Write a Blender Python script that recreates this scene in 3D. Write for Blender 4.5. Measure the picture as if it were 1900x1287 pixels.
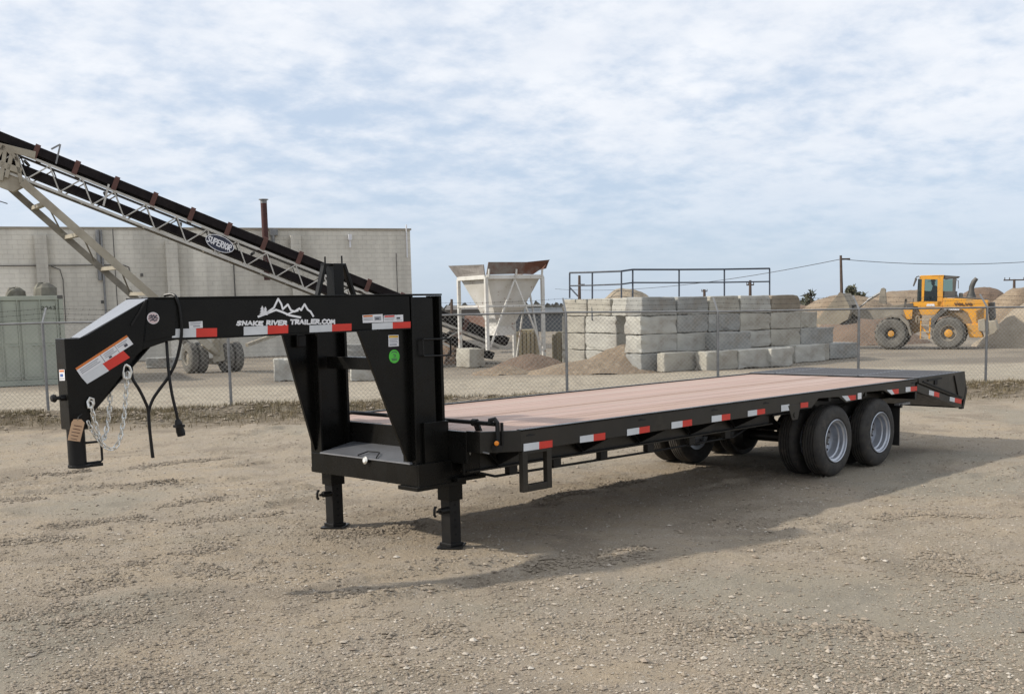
import bpy, math, random
import numpy as np
from mathutils import Vector, Matrix
random.seed(7); rng = np.random.default_rng(11)
for o in list(bpy.data.objects): bpy.data.objects.remove(o)
SC = bpy.context.scene; COL = SC.collection
R = math.radians

# ------------------------------------------------------------------ camera
FPX, PPX, PPY, YAW, PITCH, ROLL = 2110.7993, 1002.515, 810.806, 0.80216, 0.114, -0.02059
CAM = Vector((-5.55647, -6.72347, 2.06831))
FW = Vector((math.sin(YAW)*math.cos(PITCH), math.cos(YAW)*math.cos(PITCH), -math.sin(PITCH)))
_r = Vector((math.cos(YAW), -math.sin(YAW), 0)); _u = _r.cross(FW)
RT = _r*math.cos(ROLL)+_u*math.sin(ROLL); UP = _u*math.cos(ROLL)-_r*math.sin(ROLL)
cd = bpy.data.cameras.new('camera'); cam = bpy.data.objects.new('camera', cd); COL.objects.link(cam)
m = Matrix((( RT.x, UP.x, -FW.x), (RT.y, UP.y, -FW.y), (RT.z, UP.z, -FW.z))).to_4x4(); m.translation = CAM
cam.matrix_world = m
cd.sensor_fit = 'HORIZONTAL'; cd.sensor_width = 36; cd.lens = 36*FPX/1900
cd.shift_x = (950-PPX)/1900; cd.shift_y = (PPY-643.5)/1900
cd.clip_start = 0.05; cd.clip_end = 9000
SC.camera = cam
SC.render.resolution_x = 1024; SC.render.resolution_y = 693

# ------------------------------------------------------------------ light
SUN_AZ = Vector((-.785, .62, 0)).normalized(); SUN_EL = R(34)
w = bpy.data.worlds.new('World'); SC.world = w; w.use_nodes = True
nt = w.node_tree; nt.nodes.clear()
N = nt.nodes.new; LK = nt.links.new
def wmath(op, a, b=None, c=None):
    n = N('ShaderNodeMath'); n.operation = op
    for i, v in enumerate((a, b, c)):
        if v is None: continue
        if isinstance(v, (int, float)): n.inputs[i].default_value = v
        else: LK(v, n.inputs[i])
    return n.outputs[0]
sky = N('ShaderNodeTexSky'); sky.sky_type = 'NISHITA'; sky.sun_disc = False
sky.sun_elevation = SUN_EL; sky.sun_rotation = math.atan2(SUN_AZ.x, SUN_AZ.y)
sky.air_density = 1.0; sky.dust_density = .35; sky.ozone_density = 1.2
tc = N('ShaderNodeTexCoord'); sx = N('ShaderNodeSeparateXYZ'); LK(tc.outputs['Generated'], sx.inputs[0])
zc = wmath('MAXIMUM', sx.outputs[2], 0.0)
zz = wmath('ADD', zc, 0.24)
cx = wmath('DIVIDE', sx.outputs[0], zz); cy = wmath('DIVIDE', sx.outputs[1], zz)
cv = N('ShaderNodeCombineXYZ'); LK(cx, cv.inputs[0]); LK(cy, cv.inputs[1])
def wnoise(scale, det, rough, off=0, dist=0.0):
    mp = N('ShaderNodeMapping'); mp.inputs['Location'].default_value = (off, off*.7, off*.3)
    LK(cv.outputs[0], mp.inputs[0])
    n = N('ShaderNodeTexNoise'); n.inputs['Scale'].default_value = scale; n.inputs['Detail'].default_value = det
    n.inputs['Roughness'].default_value = rough; n.inputs['Distortion'].default_value = dist
    LK(mp.outputs[0], n.inputs['Vector']); return n.outputs[0]
nA = wnoise(1.3, 3, .5, 3.1); nB = wnoise(7.5, 6, .55, 9.4, .1); nC = wnoise(24, 4, .6, 1.7)
s = wmath('ADD', wmath('MULTIPLY', nA, .8), wmath('MULTIPLY', nB, .8))
s = wmath('ADD', s, wmath('MULTIPLY', nC, .28))
ramp = N('ShaderNodeMapRange'); ramp.interpolation_type = 'SMOOTHSTEP'
ramp.inputs['From Min'].default_value = .64; ramp.inputs['From Max'].default_value = 1.08
LK(s, ramp.inputs['Value'])
# clouds thin out towards the horizon
hz = N('ShaderNodeMapRange'); hz.interpolation_type = 'SMOOTHSTEP'
hz.inputs['From Min'].default_value = .0; hz.inputs['From Max'].default_value = .17
hz.inputs['To Min'].default_value = .05; hz.inputs['To Max'].default_value = .97
LK(zc, hz.inputs['Value'])
cf = wmath('MULTIPLY', ramp.outputs[0], hz.outputs[0])
cf = wmath('ADD', wmath('MULTIPLY', cf, .9), .02)
shade = N('ShaderNodeMapRange'); shade.inputs['From Min'].default_value = .35; shade.inputs['From Max'].default_value = .68
LK(wnoise(4.5, 6, .6, 5.2), shade.inputs['Value'])
cc = N('ShaderNodeMix'); cc.data_type = 'RGBA'
cc.inputs['A'].default_value = (4.45, 4.65, 5.0, 1); cc.inputs['B'].default_value = (5.05, 5.15, 5.35, 1)
LK(shade.outputs[0], cc.inputs['Factor'])
bl = N('ShaderNodeMix'); bl.data_type = 'RGBA'; bl.blend_type = 'MULTIPLY'; bl.inputs['Factor'].default_value = 1
bl.inputs['B'].default_value = (.62, .62, .72, 1)
LK(sky.outputs[0], bl.inputs['A'])
# thin high haze whitens the blue everywhere
hzm = N('ShaderNodeMix'); hzm.data_type = 'RGBA'; hzm.inputs['Factor'].default_value = .8
hcol = N('ShaderNodeMix'); hcol.data_type = 'RGBA'; hcol.inputs['A'].default_value = (2.55, 3.2, 4.05, 1); hcol.inputs['B'].default_value = (3.5, 3.98, 4.62, 1)
hfac = N('ShaderNodeMapRange'); hfac.inputs['From Max'].default_value = .3; LK(zc, hfac.inputs['Value']); LK(hfac.outputs[0], hcol.inputs['Factor']); LK(hcol.outputs['Result'], hzm.inputs['B'])
LK(bl.outputs['Result'], hzm.inputs['A'])
mx = N('ShaderNodeMix'); mx.data_type = 'RGBA'
LK(cf, mx.inputs['Factor']); LK(hzm.outputs['Result'], mx.inputs['A']); LK(cc.outputs['Result'], mx.inputs['B'])
bg = N('ShaderNodeBackground'); bg.inputs['Strength'].default_value = .15
LK(mx.outputs['Result'], bg.inputs[0]); wo = N('ShaderNodeOutputWorld'); LK(bg.outputs[0], wo.inputs[0])
sl = bpy.data.lights.new('sun', 'SUN'); so = bpy.data.objects.new('sun', sl); COL.objects.link(so)
sl.energy = 3.0; sl.angle = R(1.6); sl.color = (1, .93, .82)
sd = SUN_AZ*math.cos(SUN_EL)+Vector((0, 0, math.sin(SUN_EL)))
so.rotation_euler = sd.to_track_quat('Z', 'Y').to_euler()
SC.view_settings.view_transform = 'Standard'; SC.view_settings.look = 'None'
SC.view_settings.gamma = 1; SC.view_settings.use_curve_mapping = False
SC.view_settings.exposure = 0.38

# ------------------------------------------------------------------ measuring: photo ray onto a real plane
def ray(u, v): return FW+RT*((u-PPX)/FPX)-UP*((v-PPY)/FPX)
def gp(u, v, z=0.0):
    d = ray(u, v); return CAM+d*((z-CAM.z)/d.z)
def at(u, v, depth): return CAM+ray(u, v)*depth
def onp(u, v, p0, n):
    d = ray(u, v); n = Vector(n); return CAM+d*((Vector(p0)-CAM).dot(n)/d.dot(n))
FH = Vector((math.sin(YAW), math.cos(YAW), 0)); RH = Vector((math.cos(YAW), -math.sin(YAW), 0))
def hdir(deg):            # horizontal unit vector, 0 = to the right of the view, 90 = away
    return RH*math.cos(R(deg))+FH*math.sin(R(deg))

# ------------------------------------------------------------------ materials
MATS = {}
def mat(name, col, rough=.6, col2=None, scale=5, metal=0, bump=0, bscale=40, detail=5, spots=None, coat=0, contrast=(.35, .65), stretch=None, spec=.5, bdist=.01):
    if name in MATS: return MATS[name]
    M = bpy.data.materials.new(name); M.use_nodes = True; t = M.node_tree
    b = t.nodes['Principled BSDF']; b.inputs['Roughness'].default_value = rough; b.inputs['Metallic'].default_value = metal
    b.inputs['Coat Weight'].default_value = coat; b.inputs['Specular IOR Level'].default_value = spec
    g = t.nodes.new('ShaderNodeNewGeometry'); vec = g.outputs['Position']
    tcx = t.nodes.new('ShaderNodeTexCoord'); vec = tcx.outputs['Object']
    mp = t.nodes.new('ShaderNodeMapping'); t.links.new(vec, mp.inputs[0]); vec = mp.outputs[0]
    if stretch: mp.inputs['Scale'].default_value = stretch
    def noise(sc, det=detail, ro=.6):
        n = t.nodes.new('ShaderNodeTexNoise'); n.inputs['Scale'].default_value = sc; n.inputs['Detail'].default_value = det
        n.inputs['Roughness'].default_value = ro; t.links.new(vec, n.inputs['Vector']); return n.outputs[0]
    def rng_(x, a, b_, c=0, d=1):
        n = t.nodes.new('ShaderNodeMapRange'); n.inputs['From Min'].default_value = a; n.inputs['From Max'].default_value = b_
        n.inputs['To Min'].default_value = c; n.inputs['To Max'].default_value = d; t.links.new(x, n.inputs['Value']); return n.outputs[0]
    def mixc(f, a, b_):
        n = t.nodes.new('ShaderNodeMix'); n.data_type = 'RGBA'
        for k, v in (('Factor', f), ('A', a), ('B', b_)):
            if isinstance(v, tuple): n.inputs[k].default_value = (*v[:3], 1)
            else: t.links.new(v, n.inputs[k])
        return n.outputs['Result']
    c = tuple(col)
    if col2: c = mixc(rng_(noise(scale), *contrast), tuple(col), tuple(col2))
    else: c = mixc(rng_(noise(scale), *contrast), tuple(x*.9 for x in col), tuple(min(1, x*1.08) for x in col))
    if spots:   # (colour, scale, lo, hi)
        for sc_, ss, lo, hi in (spots if isinstance(spots, list) else [spots]):
            c = mixc(rng_(noise(ss, 6, .65), lo, hi), c, tuple(sc_))
    t.links.new(c, b.inputs['Base Color'])
    rr = rng_(noise(scale*2.3), .3, .7, max(.03, rough-.08), min(1, rough+.1)); t.links.new(rr, b.inputs['Roughness'])
    if bump:
        bn = t.nodes.new('ShaderNodeBump'); bn.inputs['Strength'].default_value = bump; bn.inputs['Distance'].default_value = bdist
        t.links.new(noise(bscale, 6, .65), bn.inputs['Height']); t.links.new(bn.outputs[0], b.inputs['Normal'])
    MATS[name] = M; return M
BLACK = mat('black_paint', (.005, .005, .0045), .27, (.009, .0085, .0075), 3, bump=.06, bscale=5, spec=.2)
BLACKREFL = mat('reflection_toned_black_paint', (.024, .0205, .016), .38, (.014, .0125, .01), 1.5, bump=.06, bscale=5, spec=.4, spots=((.05, .042, .032), 2.5, .58, .8))  # brown tones stand in for the lit ground mirrored in black paint
GLOSSY = mat('glare_toned_gloss_paint', (.17, .175, .19), .38, (.13, .135, .15), 2, bump=.06, bscale=20, coat=1, spec=.8)  # black paint greyed: sun glare and sky sheen put into the base colour
BLACKM = mat('black_satin', (.0055, .0055, .006), .42, (.011, .01, .009), 8, spec=.3)
TREAD = mat('ramp_plate_paint', (.075, .078, .09), .42, (.095, .1, .115), 6, bump=.35, bscale=120)
RUB = mat('rubber', (.022, .021, .02), .75, (.045, .04, .034), 9, bump=.3, bscale=60, spots=((.11, .09, .07), 7, .58, .75))
SILVER = mat('silver_rim', (.5, .52, .56), .38, (.4, .42, .46), 6, metal=.75)
ZINC = mat('zinc_chain', (.75, .74, .7), .35, metal=.8)
GALV = mat('galvanised', (.27, .27, .27), .5, (.2, .2, .2), 8, metal=.5)
WHITE = mat('reflector_white', (.62, .64, .66), .4, bump=.1, bscale=200)
RED = mat('reflector_red', (.62, .035, .02), .4, bump=.1, bscale=200)
PAPER = mat('sticker_white', (.72, .72, .74), .45)
ORANGE = mat('sticker_orange', (.6, .17, .03), .45)
YELL = mat('sticker_yellow', (.7, .42, .05), .45)
GREEN = mat('sticker_green', (.08, .5, .05), .5)
INK = mat('print_ink', (.06, .06, .08), .6)
GREYINK = mat('print_grey', (.3, .31, .34), .6)
LOGO = mat('vinyl_white', (.78, .78, .8), .4)
TAN = mat('kraft_tag', (.52, .34, .21), .8, bump=.1, bscale=90)
AMBER = mat('amber_lens', (.9, .28, .02), .2)
WOODS = [mat('deck_wood_%d' % i, c1, .62, c2, 1.6, stretch=(.35, 9, 9), bump=.35, bscale=9, detail=7, contrast=(.3, .7), spots=[((.27, .155, .115), 1.3, .55, .85), ((.52, .44, .38), .7, .56, .8)])
         for i, (c1, c2) in enumerate((((.44, .305, .245), (.35, .24, .19)), ((.47, .33, .275), (.385, .265, .22)), ((.41, .295, .25), (.46, .345, .28)), ((.46, .345, .29), (.365, .255, .215))))]
CONC = [mat('concrete_%d' % i, c1, .9, c2, 1.1, bump=.5, bscale=9, bdist=.03, spots=((.24, .2, .15), .9, .55, .8), stretch=(1, 1, 1.3))
        for i, (c1, c2) in enumerate((((.42, .40, .34), (.31, .29, .25)), ((.33, .33, .31), (.22, .22, .21)), ((.47, .46, .41), (.35, .34, .31)), ((.27, .23, .18), (.19, .16, .12))))]
CMU = None
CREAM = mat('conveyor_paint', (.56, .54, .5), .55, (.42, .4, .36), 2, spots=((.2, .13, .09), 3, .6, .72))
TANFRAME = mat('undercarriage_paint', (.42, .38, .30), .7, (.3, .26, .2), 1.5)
BELT = mat('conveyor_belt', (.009, .007, .008), .8, (.02, .016, .016), 2, spec=.15)
RUST = mat('rusty_steel', (.17, .075, .045), .85, (.1, .05, .035), 3, spots=((.3, .26, .22), 2.5, .58, .7), bump=.3, bscale=30)
RUSTBR = mat('idler_rust', (.11, .05, .04), .8)
HOPW = mat('hopper_white', (.68, .67, .64), .6, (.55, .53, .48), 1.3, spots=[((.22, .1, .05), 2.2, .6, .68), ((.3, .2, .14), 7, .64, .72)])
YEL = mat('loader_yellow', (.78, .36, .03), .45, (.66, .31, .04), 1.5, spots=[((.42, .29, .14), 1.4, .48, .75), ((.28, .19, .1), 5, .58, .72)])
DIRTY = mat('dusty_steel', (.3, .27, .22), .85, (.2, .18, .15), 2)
DARKG = mat('loader_grey', (.07, .07, .065), .6, (.12, .11, .1), 2)
TYREL = mat('dusty_tyre', (.10, .095, .085), .9, (.17, .16, .14), 3, bump=.3, bscale=30)
CONT = mat('container_green', (.36, .385, .315), .65, (.29, .31, .26), 1.2, spots=((.15, .12, .09), 2.5, .64, .75))
SAND = mat('gravel_tan', (.29, .222, .152), .95, (.215, .16, .11), .8, bump=.8, bscale=4, bdist=.15, spots=[((.38, .31, .23), 6, .55, .7), ((.15, .115, .08), 1.1, .55, .75)])
SANDD = mat('gravel_brown', (.2, .14, .1), .95, (.15, .105, .075), .8, bump=.8, bscale=4, bdist=.15)
PALE = mat('gravel_pale', (.37, .31, .235), .95, (.29, .24, .175), 1, bump=.8, bscale=6, bdist=.1)
POLEW = mat('pole_wood', (.1, .07, .055), .9, (.07, .05, .04), 3)
WIREM = mat('wire_dark', (.03, .03, .03), .6)
RAILB = mat('blue_grey_rail', (.045, .055, .075), .55)
LEAF = mat('evergreen_leaf', (.075, .08, .05), .8, (.11, .11, .075), 3)
SHEDM = mat('shed_grey', (.16, .15, .14), .8)
GLASS = bpy.data.materials.new('tinted_glass'); GLASS.use_nodes = True
_t = GLASS.node_tree; _t.nodes.clear(); _o = _t.nodes.new('ShaderNodeOutputMaterial'); _tr = _t.nodes.new('ShaderNodeBsdfTransparent'); _tr.inputs[0].default_value = (.5, .6, .55, 1)
_gl = _t.nodes.new('ShaderNodeBsdfGlossy'); _gl.inputs['Roughness'].default_value = .03; _fr = _t.nodes.new('ShaderNodeFresnel'); _fr.inputs[0].default_value = 1.7
_mx = _t.nodes.new('ShaderNodeMixShader'); _t.links.new(_fr.outputs[0], _mx.inputs[0]); _t.links.new(_tr.outputs[0], _mx.inputs[1]); _t.links.new(_gl.outputs[0], _mx.inputs[2]); _t.links.new(_mx.outputs[0], _o.inputs[0])

# ------------------------------------------------------------------ building helpers
WM = {}
def tag(o, label=None, cat=None, group=None, kind=None):
    for k, v in (('label', label), ('category', cat), ('group', group), ('kind', kind)):
        if v: o[k] = v
    return o
def thing(name, label, cat, loc=(0, 0, 0), rz=0, group=None):
    o = bpy.data.objects.new(name, None); COL.objects.link(o); o.empty_display_size = .2
    o.location = loc; o.rotation_euler = (0, 0, rz)
    WM[o] = Matrix.Translation(Vector(loc)) @ Matrix.Rotation(rz, 4, 'Z')
    return tag(o, label, cat, group)
class MB:
    def __init__(s): s.v = []; s.f = []; s.mi = []; s.cur = 0
    def add(s, vs, fs):
        b = len(s.v); s.v += [Vector(x) for x in vs]; s.f += [tuple(b+i for i in f) for f in fs]; s.mi += [s.cur]*len(fs); return s
    def box(s, c, d, ax=None):     # centre, full sizes, axes
        c = Vector(c); X, Y, Z = ax if ax else (Vector((1, 0, 0)), Vector((0, 1, 0)), Vector((0, 0, 1)))
        vs = [c+X*(d[0]/2*i)+Y*(d[1]/2*j)+Z*(d[2]/2*k) for i in (-1, 1) for j in (-1, 1) for k in (-1, 1)]
        return s.add(vs, [(0, 1, 3, 2), (4, 6, 7, 5), (0, 4, 5, 1), (2, 3, 7, 6), (0, 2, 6, 4), (1, 5, 7, 3)])
    def bb(s, x0, x1, y0, y1, z0, z1): return s.box(((x0+x1)/2, (y0+y1)/2, (z0+z1)/2), (x1-x0, y1-y0, z1-z0))
    def beam(s, a, b, w_, h, up=(0, 0, 1)):
        a = Vector(a); b = Vector(b); d = b-a; L = d.length; X = d.normalized(); U = Vector(up)
        Y = U.cross(X)
        if Y.length < 1e-4: Y = Vector((1, 0, 0)).cross(X)
        Y.normalize(); Z = X.cross(Y); return s.box((a+b)/2, (L, w_, h), (X, Y, Z))
    def tube(s, pts, r, n=8, cap=True, closed=False):
        pts = [Vector(p) for p in pts]; k = len(pts); rs = r if isinstance(r, (list, tuple)) else [r]*k
        vs = []; pu = None
        for i, p in enumerate(pts):
            if closed: d = pts[(i+1) % k]-pts[i-1]
            else: d = pts[min(i+1, k-1)]-pts[max(i-1, 0)]
            d.normalize()
            if pu is None: pu = d.orthogonal().normalized()
            else:
                pu = pu-d*pu.dot(d)
                pu = pu.normalized() if pu.length > 1e-5 else d.orthogonal().normalized()
            q = d.cross(pu)
            for j in range(n):
                a = 2*math.pi*j/n; vs.append(p+(pu*math.cos(a)+q*math.sin(a))*rs[i])
        fs = []
        for i in range(k if closed else k-1):
            i2 = (i+1) % k
            for j in range(n): fs.append((i*n+j, i*n+(j+1) % n, i2*n+(j+1) % n, i2*n+j))
        if cap and not closed: fs.append(tuple(range(n))[::-1]); fs.append(tuple((k-1)*n+j for j in range(n)))
        return s.add(vs, fs)
    def prism(s, poly, ext):       # planar polygon (3-D points) extruded along a vector
        poly = [Vector(p) for p in poly]; e = Vector(ext); n = len(poly)
        return s.add(poly+[p+e for p in poly], [tuple(range(n))[::-1], tuple(range(n, 2*n))]+[(i, (i+1) % n, n+(i+1) % n, n+i) for i in range(n)])
    def lathe(s, prof, o, ax, n=32):   # prof = (radius, distance along axis)
        o = Vector(o); ax = Vector(ax).normalized(); a = ax.orthogonal().normalized(); b = ax.cross(a); k = len(prof)
        vs = [o+ax*h+(a*math.cos(2*math.pi*j/n)+b*math.sin(2*math.pi*j/n))*r for r, h in prof for j in range(n)]
        fs = [(i*n+j, i*n+(j+1) % n, (i+1)*n+(j+1) % n, (i+1)*n+j) for i in range(k-1) for j in range(n)]
        return s.add(vs, fs)
    def build(s, name, m_, parent=None, bevel=0, smooth=False, world=True, sm_angle=None):
        me = bpy.data.meshes.new(name); vs = s.v
        if parent is not None and world:
            inv = WM[parent].inverted(); vs = [inv @ v for v in vs]
        me.from_pydata([tuple(v) for v in vs], [], s.f)
        for q in (m_ if isinstance(m_, (list, tuple)) else [m_]): me.materials.append(q)
        if any(s.mi): me.polygons.foreach_set('material_index', s.mi)
        me.update()
        import bmesh
        bm = bmesh.new(); bm.from_mesh(me); bmesh.ops.recalc_face_normals(bm, faces=bm.faces[:]); bm.to_mesh(me); bm.free()
        if smooth: me.polygons.foreach_set('use_smooth', [True]*len(me.polygons)); me.set_sharp_from_angle(angle=R(sm_angle or 35))
        o = bpy.data.objects.new(name, me); COL.objects.link(o)
        if parent is not None: o.parent = parent; WM[o] = WM[parent]
        else: WM[o] = Matrix.Identity(4)
        if bevel:
            md = o.modifiers.new('bevel', 'BEVEL'); md.width = bevel; md.segments = 2; md.limit_method = 'ANGLE'; md.angle_limit = R(40)
        return o
def copy_tree(o, parent=None):
    c = o.copy(); COL.objects.link(c); c.parent = parent
    for ch in o.children: copy_tree(ch, c)
    return c
def quad(u4, p0, n, off):   # a thin sheet whose four corners are photo corners, on a real plane
    n = Vector(n).normalized(); off = n*off
    return [onp(u, v, p0, n)+off for u, v in u4]
def decal(name, pts, m_, parent, thick=.0012):
    P = [Vector(p) for p in pts]; n = (P[1]-P[0]).cross(P[2]-P[1]).normalized()
    if n.dot(CAM-P[0]) < 0: n = -n
    return MB().prism(P, n*thick).build(name, m_, parent)

# stroke lettering: strokes on a 0..1 box
GLY = {'S': [[(.95, .88), (.6, 1), (.2, .88), (.18, .62), (.75, .42), (.8, .15), (.4, 0), (.02, .12)]], 'N': [[(.05, 0), (.12, 1), (.82, .05), (.92, 1)]],
 'A': [[(0, 0), (.5, 1), (.95, 0)], [(.18, .35), (.85, .38)]], 'K': [[(.1, 0), (.12, 1)], [(.9, 1), (.15, .48), (.95, 0)]], 'E': [[(.95, 1), (.12, .98), (.08, .02), (.95, 0)], [(.1, .52), (.8, .52)]],
 'R': [[(.08, 0), (.12, 1), (.8, .95), (.85, .6), (.14, .48), (.95, 0)]], 'I': [[(.5, 0), (.5, 1)]], 'V': [[(.02, 1), (.42, 0), (.98, 1)]],
 'T': [[(0, 1), (1, 1)], [(.5, 1), (.45, 0)]], 'L': [[(.12, 1), (.1, .02), (.92, 0)]], 'C': [[(.95, .85), (.55, 1), (.12, .75), (.1, .25), (.5, 0), (.95, .15)]],
 'O': [[(.5, 1), (.1, .78), (.08, .25), (.5, 0), (.92, .25), (.9, .78), (.5, 1)]], 'M': [[(.02, 0), (.15, 1), (.5, .35), (.85, 1), (.98, 0)]], '.': [[(.4, 0), (.55, .06)]],
 'U': [[(.08, 1), (.1, .2), (.5, 0), (.9, .2), (.92, 1)]], 'P': [[(.1, 0), (.1, 1), (.85, .95), (.88, .55), (.12, .45)]], '2': [[(.08, .8), (.5, 1), (.9, .75), (.1, 0), (.95, 0)]],
 '4': [[(.7, 0), (.7, 1), (.05, .35), (.95, .35)]], '3': [[(.1, .95), (.8, .95), (.45, .58), (.9, .4), (.75, .05), (.05, .05)]], '0': [[(.5, 1), (.1, .7), (.1, .3), (.5, 0), (.9, .3), (.9, .7), (.5, 1)]],
 'Z': [[(.05, 1), (.95, 1), (.05, 0), (.95, 0)]], '9': [[(.9, .55), (.4, .45), (.1, .75), (.5, 1), (.9, .8), (.8, 0)]], ' ': []}
def strokes(mb, lines, o, ux, uz, n, wd, th):   # lines in a unit frame mapped by o + x*ux + y*uz
    o = Vector(o); n = Vector(n).normalized()
    for ln in lines:
        P = [o+ux*x+uz*y for x, y in ln]
        for i in range(len(P)-1):
            a, b = P[i], P[i+1]; d = (b-a)
            if d.length < 1e-6: continue
            e = d.normalized()*wd*.4; sd_ = n.cross(d).normalized()*wd/2
            mb.prism([a-e-sd_, b+e-sd_, b+e+sd_, a-e+sd_], n*(th*(1+.12*(i % 3))))
def text(mb, st, o, ux, uz, n, wd, th, gap=.22, jit=0):
    """ux is one letter's width, uz its height"""
    o = Vector(o); x = 0; r_ = random.Random(3)
    for ch in st:
        g_ = GLY[ch]; wdt = .35 if ch in ' .' else (.4 if ch == 'I' else 1)
        jy = r_.uniform(-jit, jit); js = 1+r_.uniform(-jit, jit)
        strokes(mb, [[(x+px*wdt+(jit*.8*py), jy+py*js) for px, py in l] for l in g_], o, ux, uz, n, wd, th)
        x += wdt+gap
    return mb

# numpy value noise
_perm = rng.random((256, 256))
def vnoise(x, y):
    xi = np.floor(x).astype(int); yi = np.floor(y).astype(int); fx = x-xi; fy = y-yi
    fx = fx*fx*(3-2*fx); fy = fy*fy*(3-2*fy)
    g = lambda a, b: _perm[a & 255, b & 255]
    return (g(xi, yi)*(1-fx)+g(xi+1, yi)*fx)*(1-fy)+(g(xi, yi+1)*(1-fx)+g(xi+1, yi+1)*fx)*fy-.5
def fbm(x, y, o=4):
    s_ = 0; a = 1
    for i in range(o): s_ = s_+a*vnoise(x*2**i+i*17.3, y*2**i+i*9.1); a *= .5
    return s_
def seg(x, a, b): 
    t = np.clip((x-a)/(b-a), 0, 1); return t*t*(3-2*t)

# ------------------------------------------------------------------ ground
FA = Vector((3.956, 16.425, 0)); FB = Vector((20.046, 3.904, 0)); FD = (FB-FA).normalized(); FN = Vector((-FD.y, FD.x, 0))
if FN.dot(FH) < 0: FN = -FN
CH = Vector((CAM.x, CAM.y, 0))
def ridge(x, y):     # crumbled edges of old wheel tracks, long and thin
    a = (x*.96-y*.28); b = (x*.28+y*.96)+.25*fbm(x*.5, y*.5, 2)
    k = fbm(a*.28+7, b*1.15, 3); r_ = np.clip(1-np.abs(k)*9, 0, 1)
    gate = seg(fbm(a*.5+31, b*.6, 3), .02, .25)
    return r_*gate*(1+.8*fbm(a*7, b*7, 3))
def gheight(x, y):
    rx = (x-CAM.x)*RH.x+(y-CAM.y)*RH.y; rz = (x-CAM.x)*FH.x+(y-CAM.y)*FH.y
    fd = (x-FA.x)*FN.x+(y-FA.y)*FN.y
    near = 1-seg(rz, 18, 60)
    h = .05*fbm(x*.35, y*.35, 3)*near
    # shallow wheel ruts that run across the yard
    q = (x*.35+y*.94)+1.2*fbm(x*.12, y*.12, 2)
    rut = np.sin(q*2.1)*.5+.5
    h = h-.018*rut**3*near
    h = h+.034*fbm(x*1.7, y*1.7, 4)*near
    h = h+.02*np.maximum(0, fbm(x*3.3+5, y*4.5, 3)-.18)*2*near
    h = h+.007*fbm(x*9, y*9, 3)*(1-seg(rz, 9, 16))
    h = h+.045*ridge(x, y)*near-.02*np.roll(ridge(x-.03, y+.12), 0)*near
    # a berm of loose dirt and weeds along the fence
    h = h+(.18+.16*fbm(x*.8, y*.8, 4))*np.exp(-((fd+.35)/1.0)**2)
    h = h+.03*fbm(x*2.5, y*2.5, 3)*np.exp(-((fd+.6)/1.6)**2)
    # level pads under the trailer's feet and wheels
    for fx_, fy_, r_ in ((.72, .6, .5), (.72, 1.99, .5), (6.45, .3, .7), (7.5, .3, .7), (6.45, 2.3, .7), (7.5, 2.3, .7)):
        h = h*(1-np.exp(-(((x-fx_)**2+(y-fy_)**2)/(r_*r_))**1.5))
    return h
def gz(x, y): return float(gheight(np.array([x]), np.array([y]))[0])
def axis(lo, flo, fhi, hi, fine, grow):
    a = list(np.arange(flo, fhi, fine)); s_ = fine; x = fhi
    while x < hi: a.append(x); s_ *= grow; x += s_
    a.append(hi); s_ = fine; x = flo-fine; b = []
    while x > lo: b.append(x); s_ *= grow; x -= s_
    b.append(lo); return np.array(b[::-1]+a)
gx_ = axis(-3000, -6, 6, 3000, .045, 1.045); gz_ = axis(-600, 4.5, 15, 4500, .045, 1.035)
A, B = np.meshgrid(gx_, gz_, indexing='ij')
X = CAM.x+A*RH.x+B*FH.x; Y = CAM.y+A*RH.y+B*FH.y; Z = gheight(X, Y)
nx, nz = A.shape
verts = np.stack([X, Y, Z], -1).reshape(-1, 3)
idx = np.arange(nx*nz).reshape(nx, nz)
fc = np.stack([idx[:-1, :-1], idx[1:, :-1], idx[1:, 1:], idx[:-1, 1:]], -1).reshape(-1, 4)
def np_mesh(name, verts, faces, m_, smooth=True):
    me = bpy.data.meshes.new(name); k = faces.shape[1]
    me.vertices.add(len(verts)); me.vertices.foreach_set('co', verts.astype(np.float32).ravel())
    me.loops.add(faces.size); me.loops.foreach_set('vertex_index', faces.astype(np.int32).ravel())
    me.polygons.add(len(faces)); me.polygons.foreach_set('loop_start', np.arange(0, faces.size, k, dtype=np.int32))
    me.polygons.foreach_set('use_smooth', np.full(len(faces), smooth)); me.update(calc_edges=True); me.validate()
    for q in (m_ if isinstance(m_, (list, tuple)) else [m_]): me.materials.append(q)
    o = bpy.data.objects.new(name, me); COL.objects.link(o); return o
# ground material
G = bpy.data.materials.new('ground_dirt'); G.use_nodes = True; t = G.node_tree; P_ = t.nodes['Principled BSDF']; P_.inputs['Roughness'].default_value = .95; P_.inputs['Specular IOR Level'].default_value = .2
geo = t.nodes.new('ShaderNodeNewGeometry')
def gn(sc, det=5, ro=.6, vec=None, ttype='Noise', dist=0):
    n = t.nodes.new('ShaderNodeTex'+ttype); n.inputs['Scale'].default_value = sc
    if ttype == 'Noise': n.inputs['Detail'].default_value = det; n.inputs['Roughness'].default_value = ro; n.inputs['Distortion'].default_value = dist
    t.links.new(vec or geo.outputs['Position'], n.inputs['Vector']); return n
def gr(x, a, b, c=0, d=1):
    n = t.nodes.new('ShaderNodeMapRange'); n.interpolation_type = 'SMOOTHSTEP'
    for k, v in zip(('From Min', 'From Max', 'To Min', 'To Max'), (a, b, c, d)): n.inputs[k].default_value = v
    t.links.new(x, n.inputs['Value']); return n.outputs[0]
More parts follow.
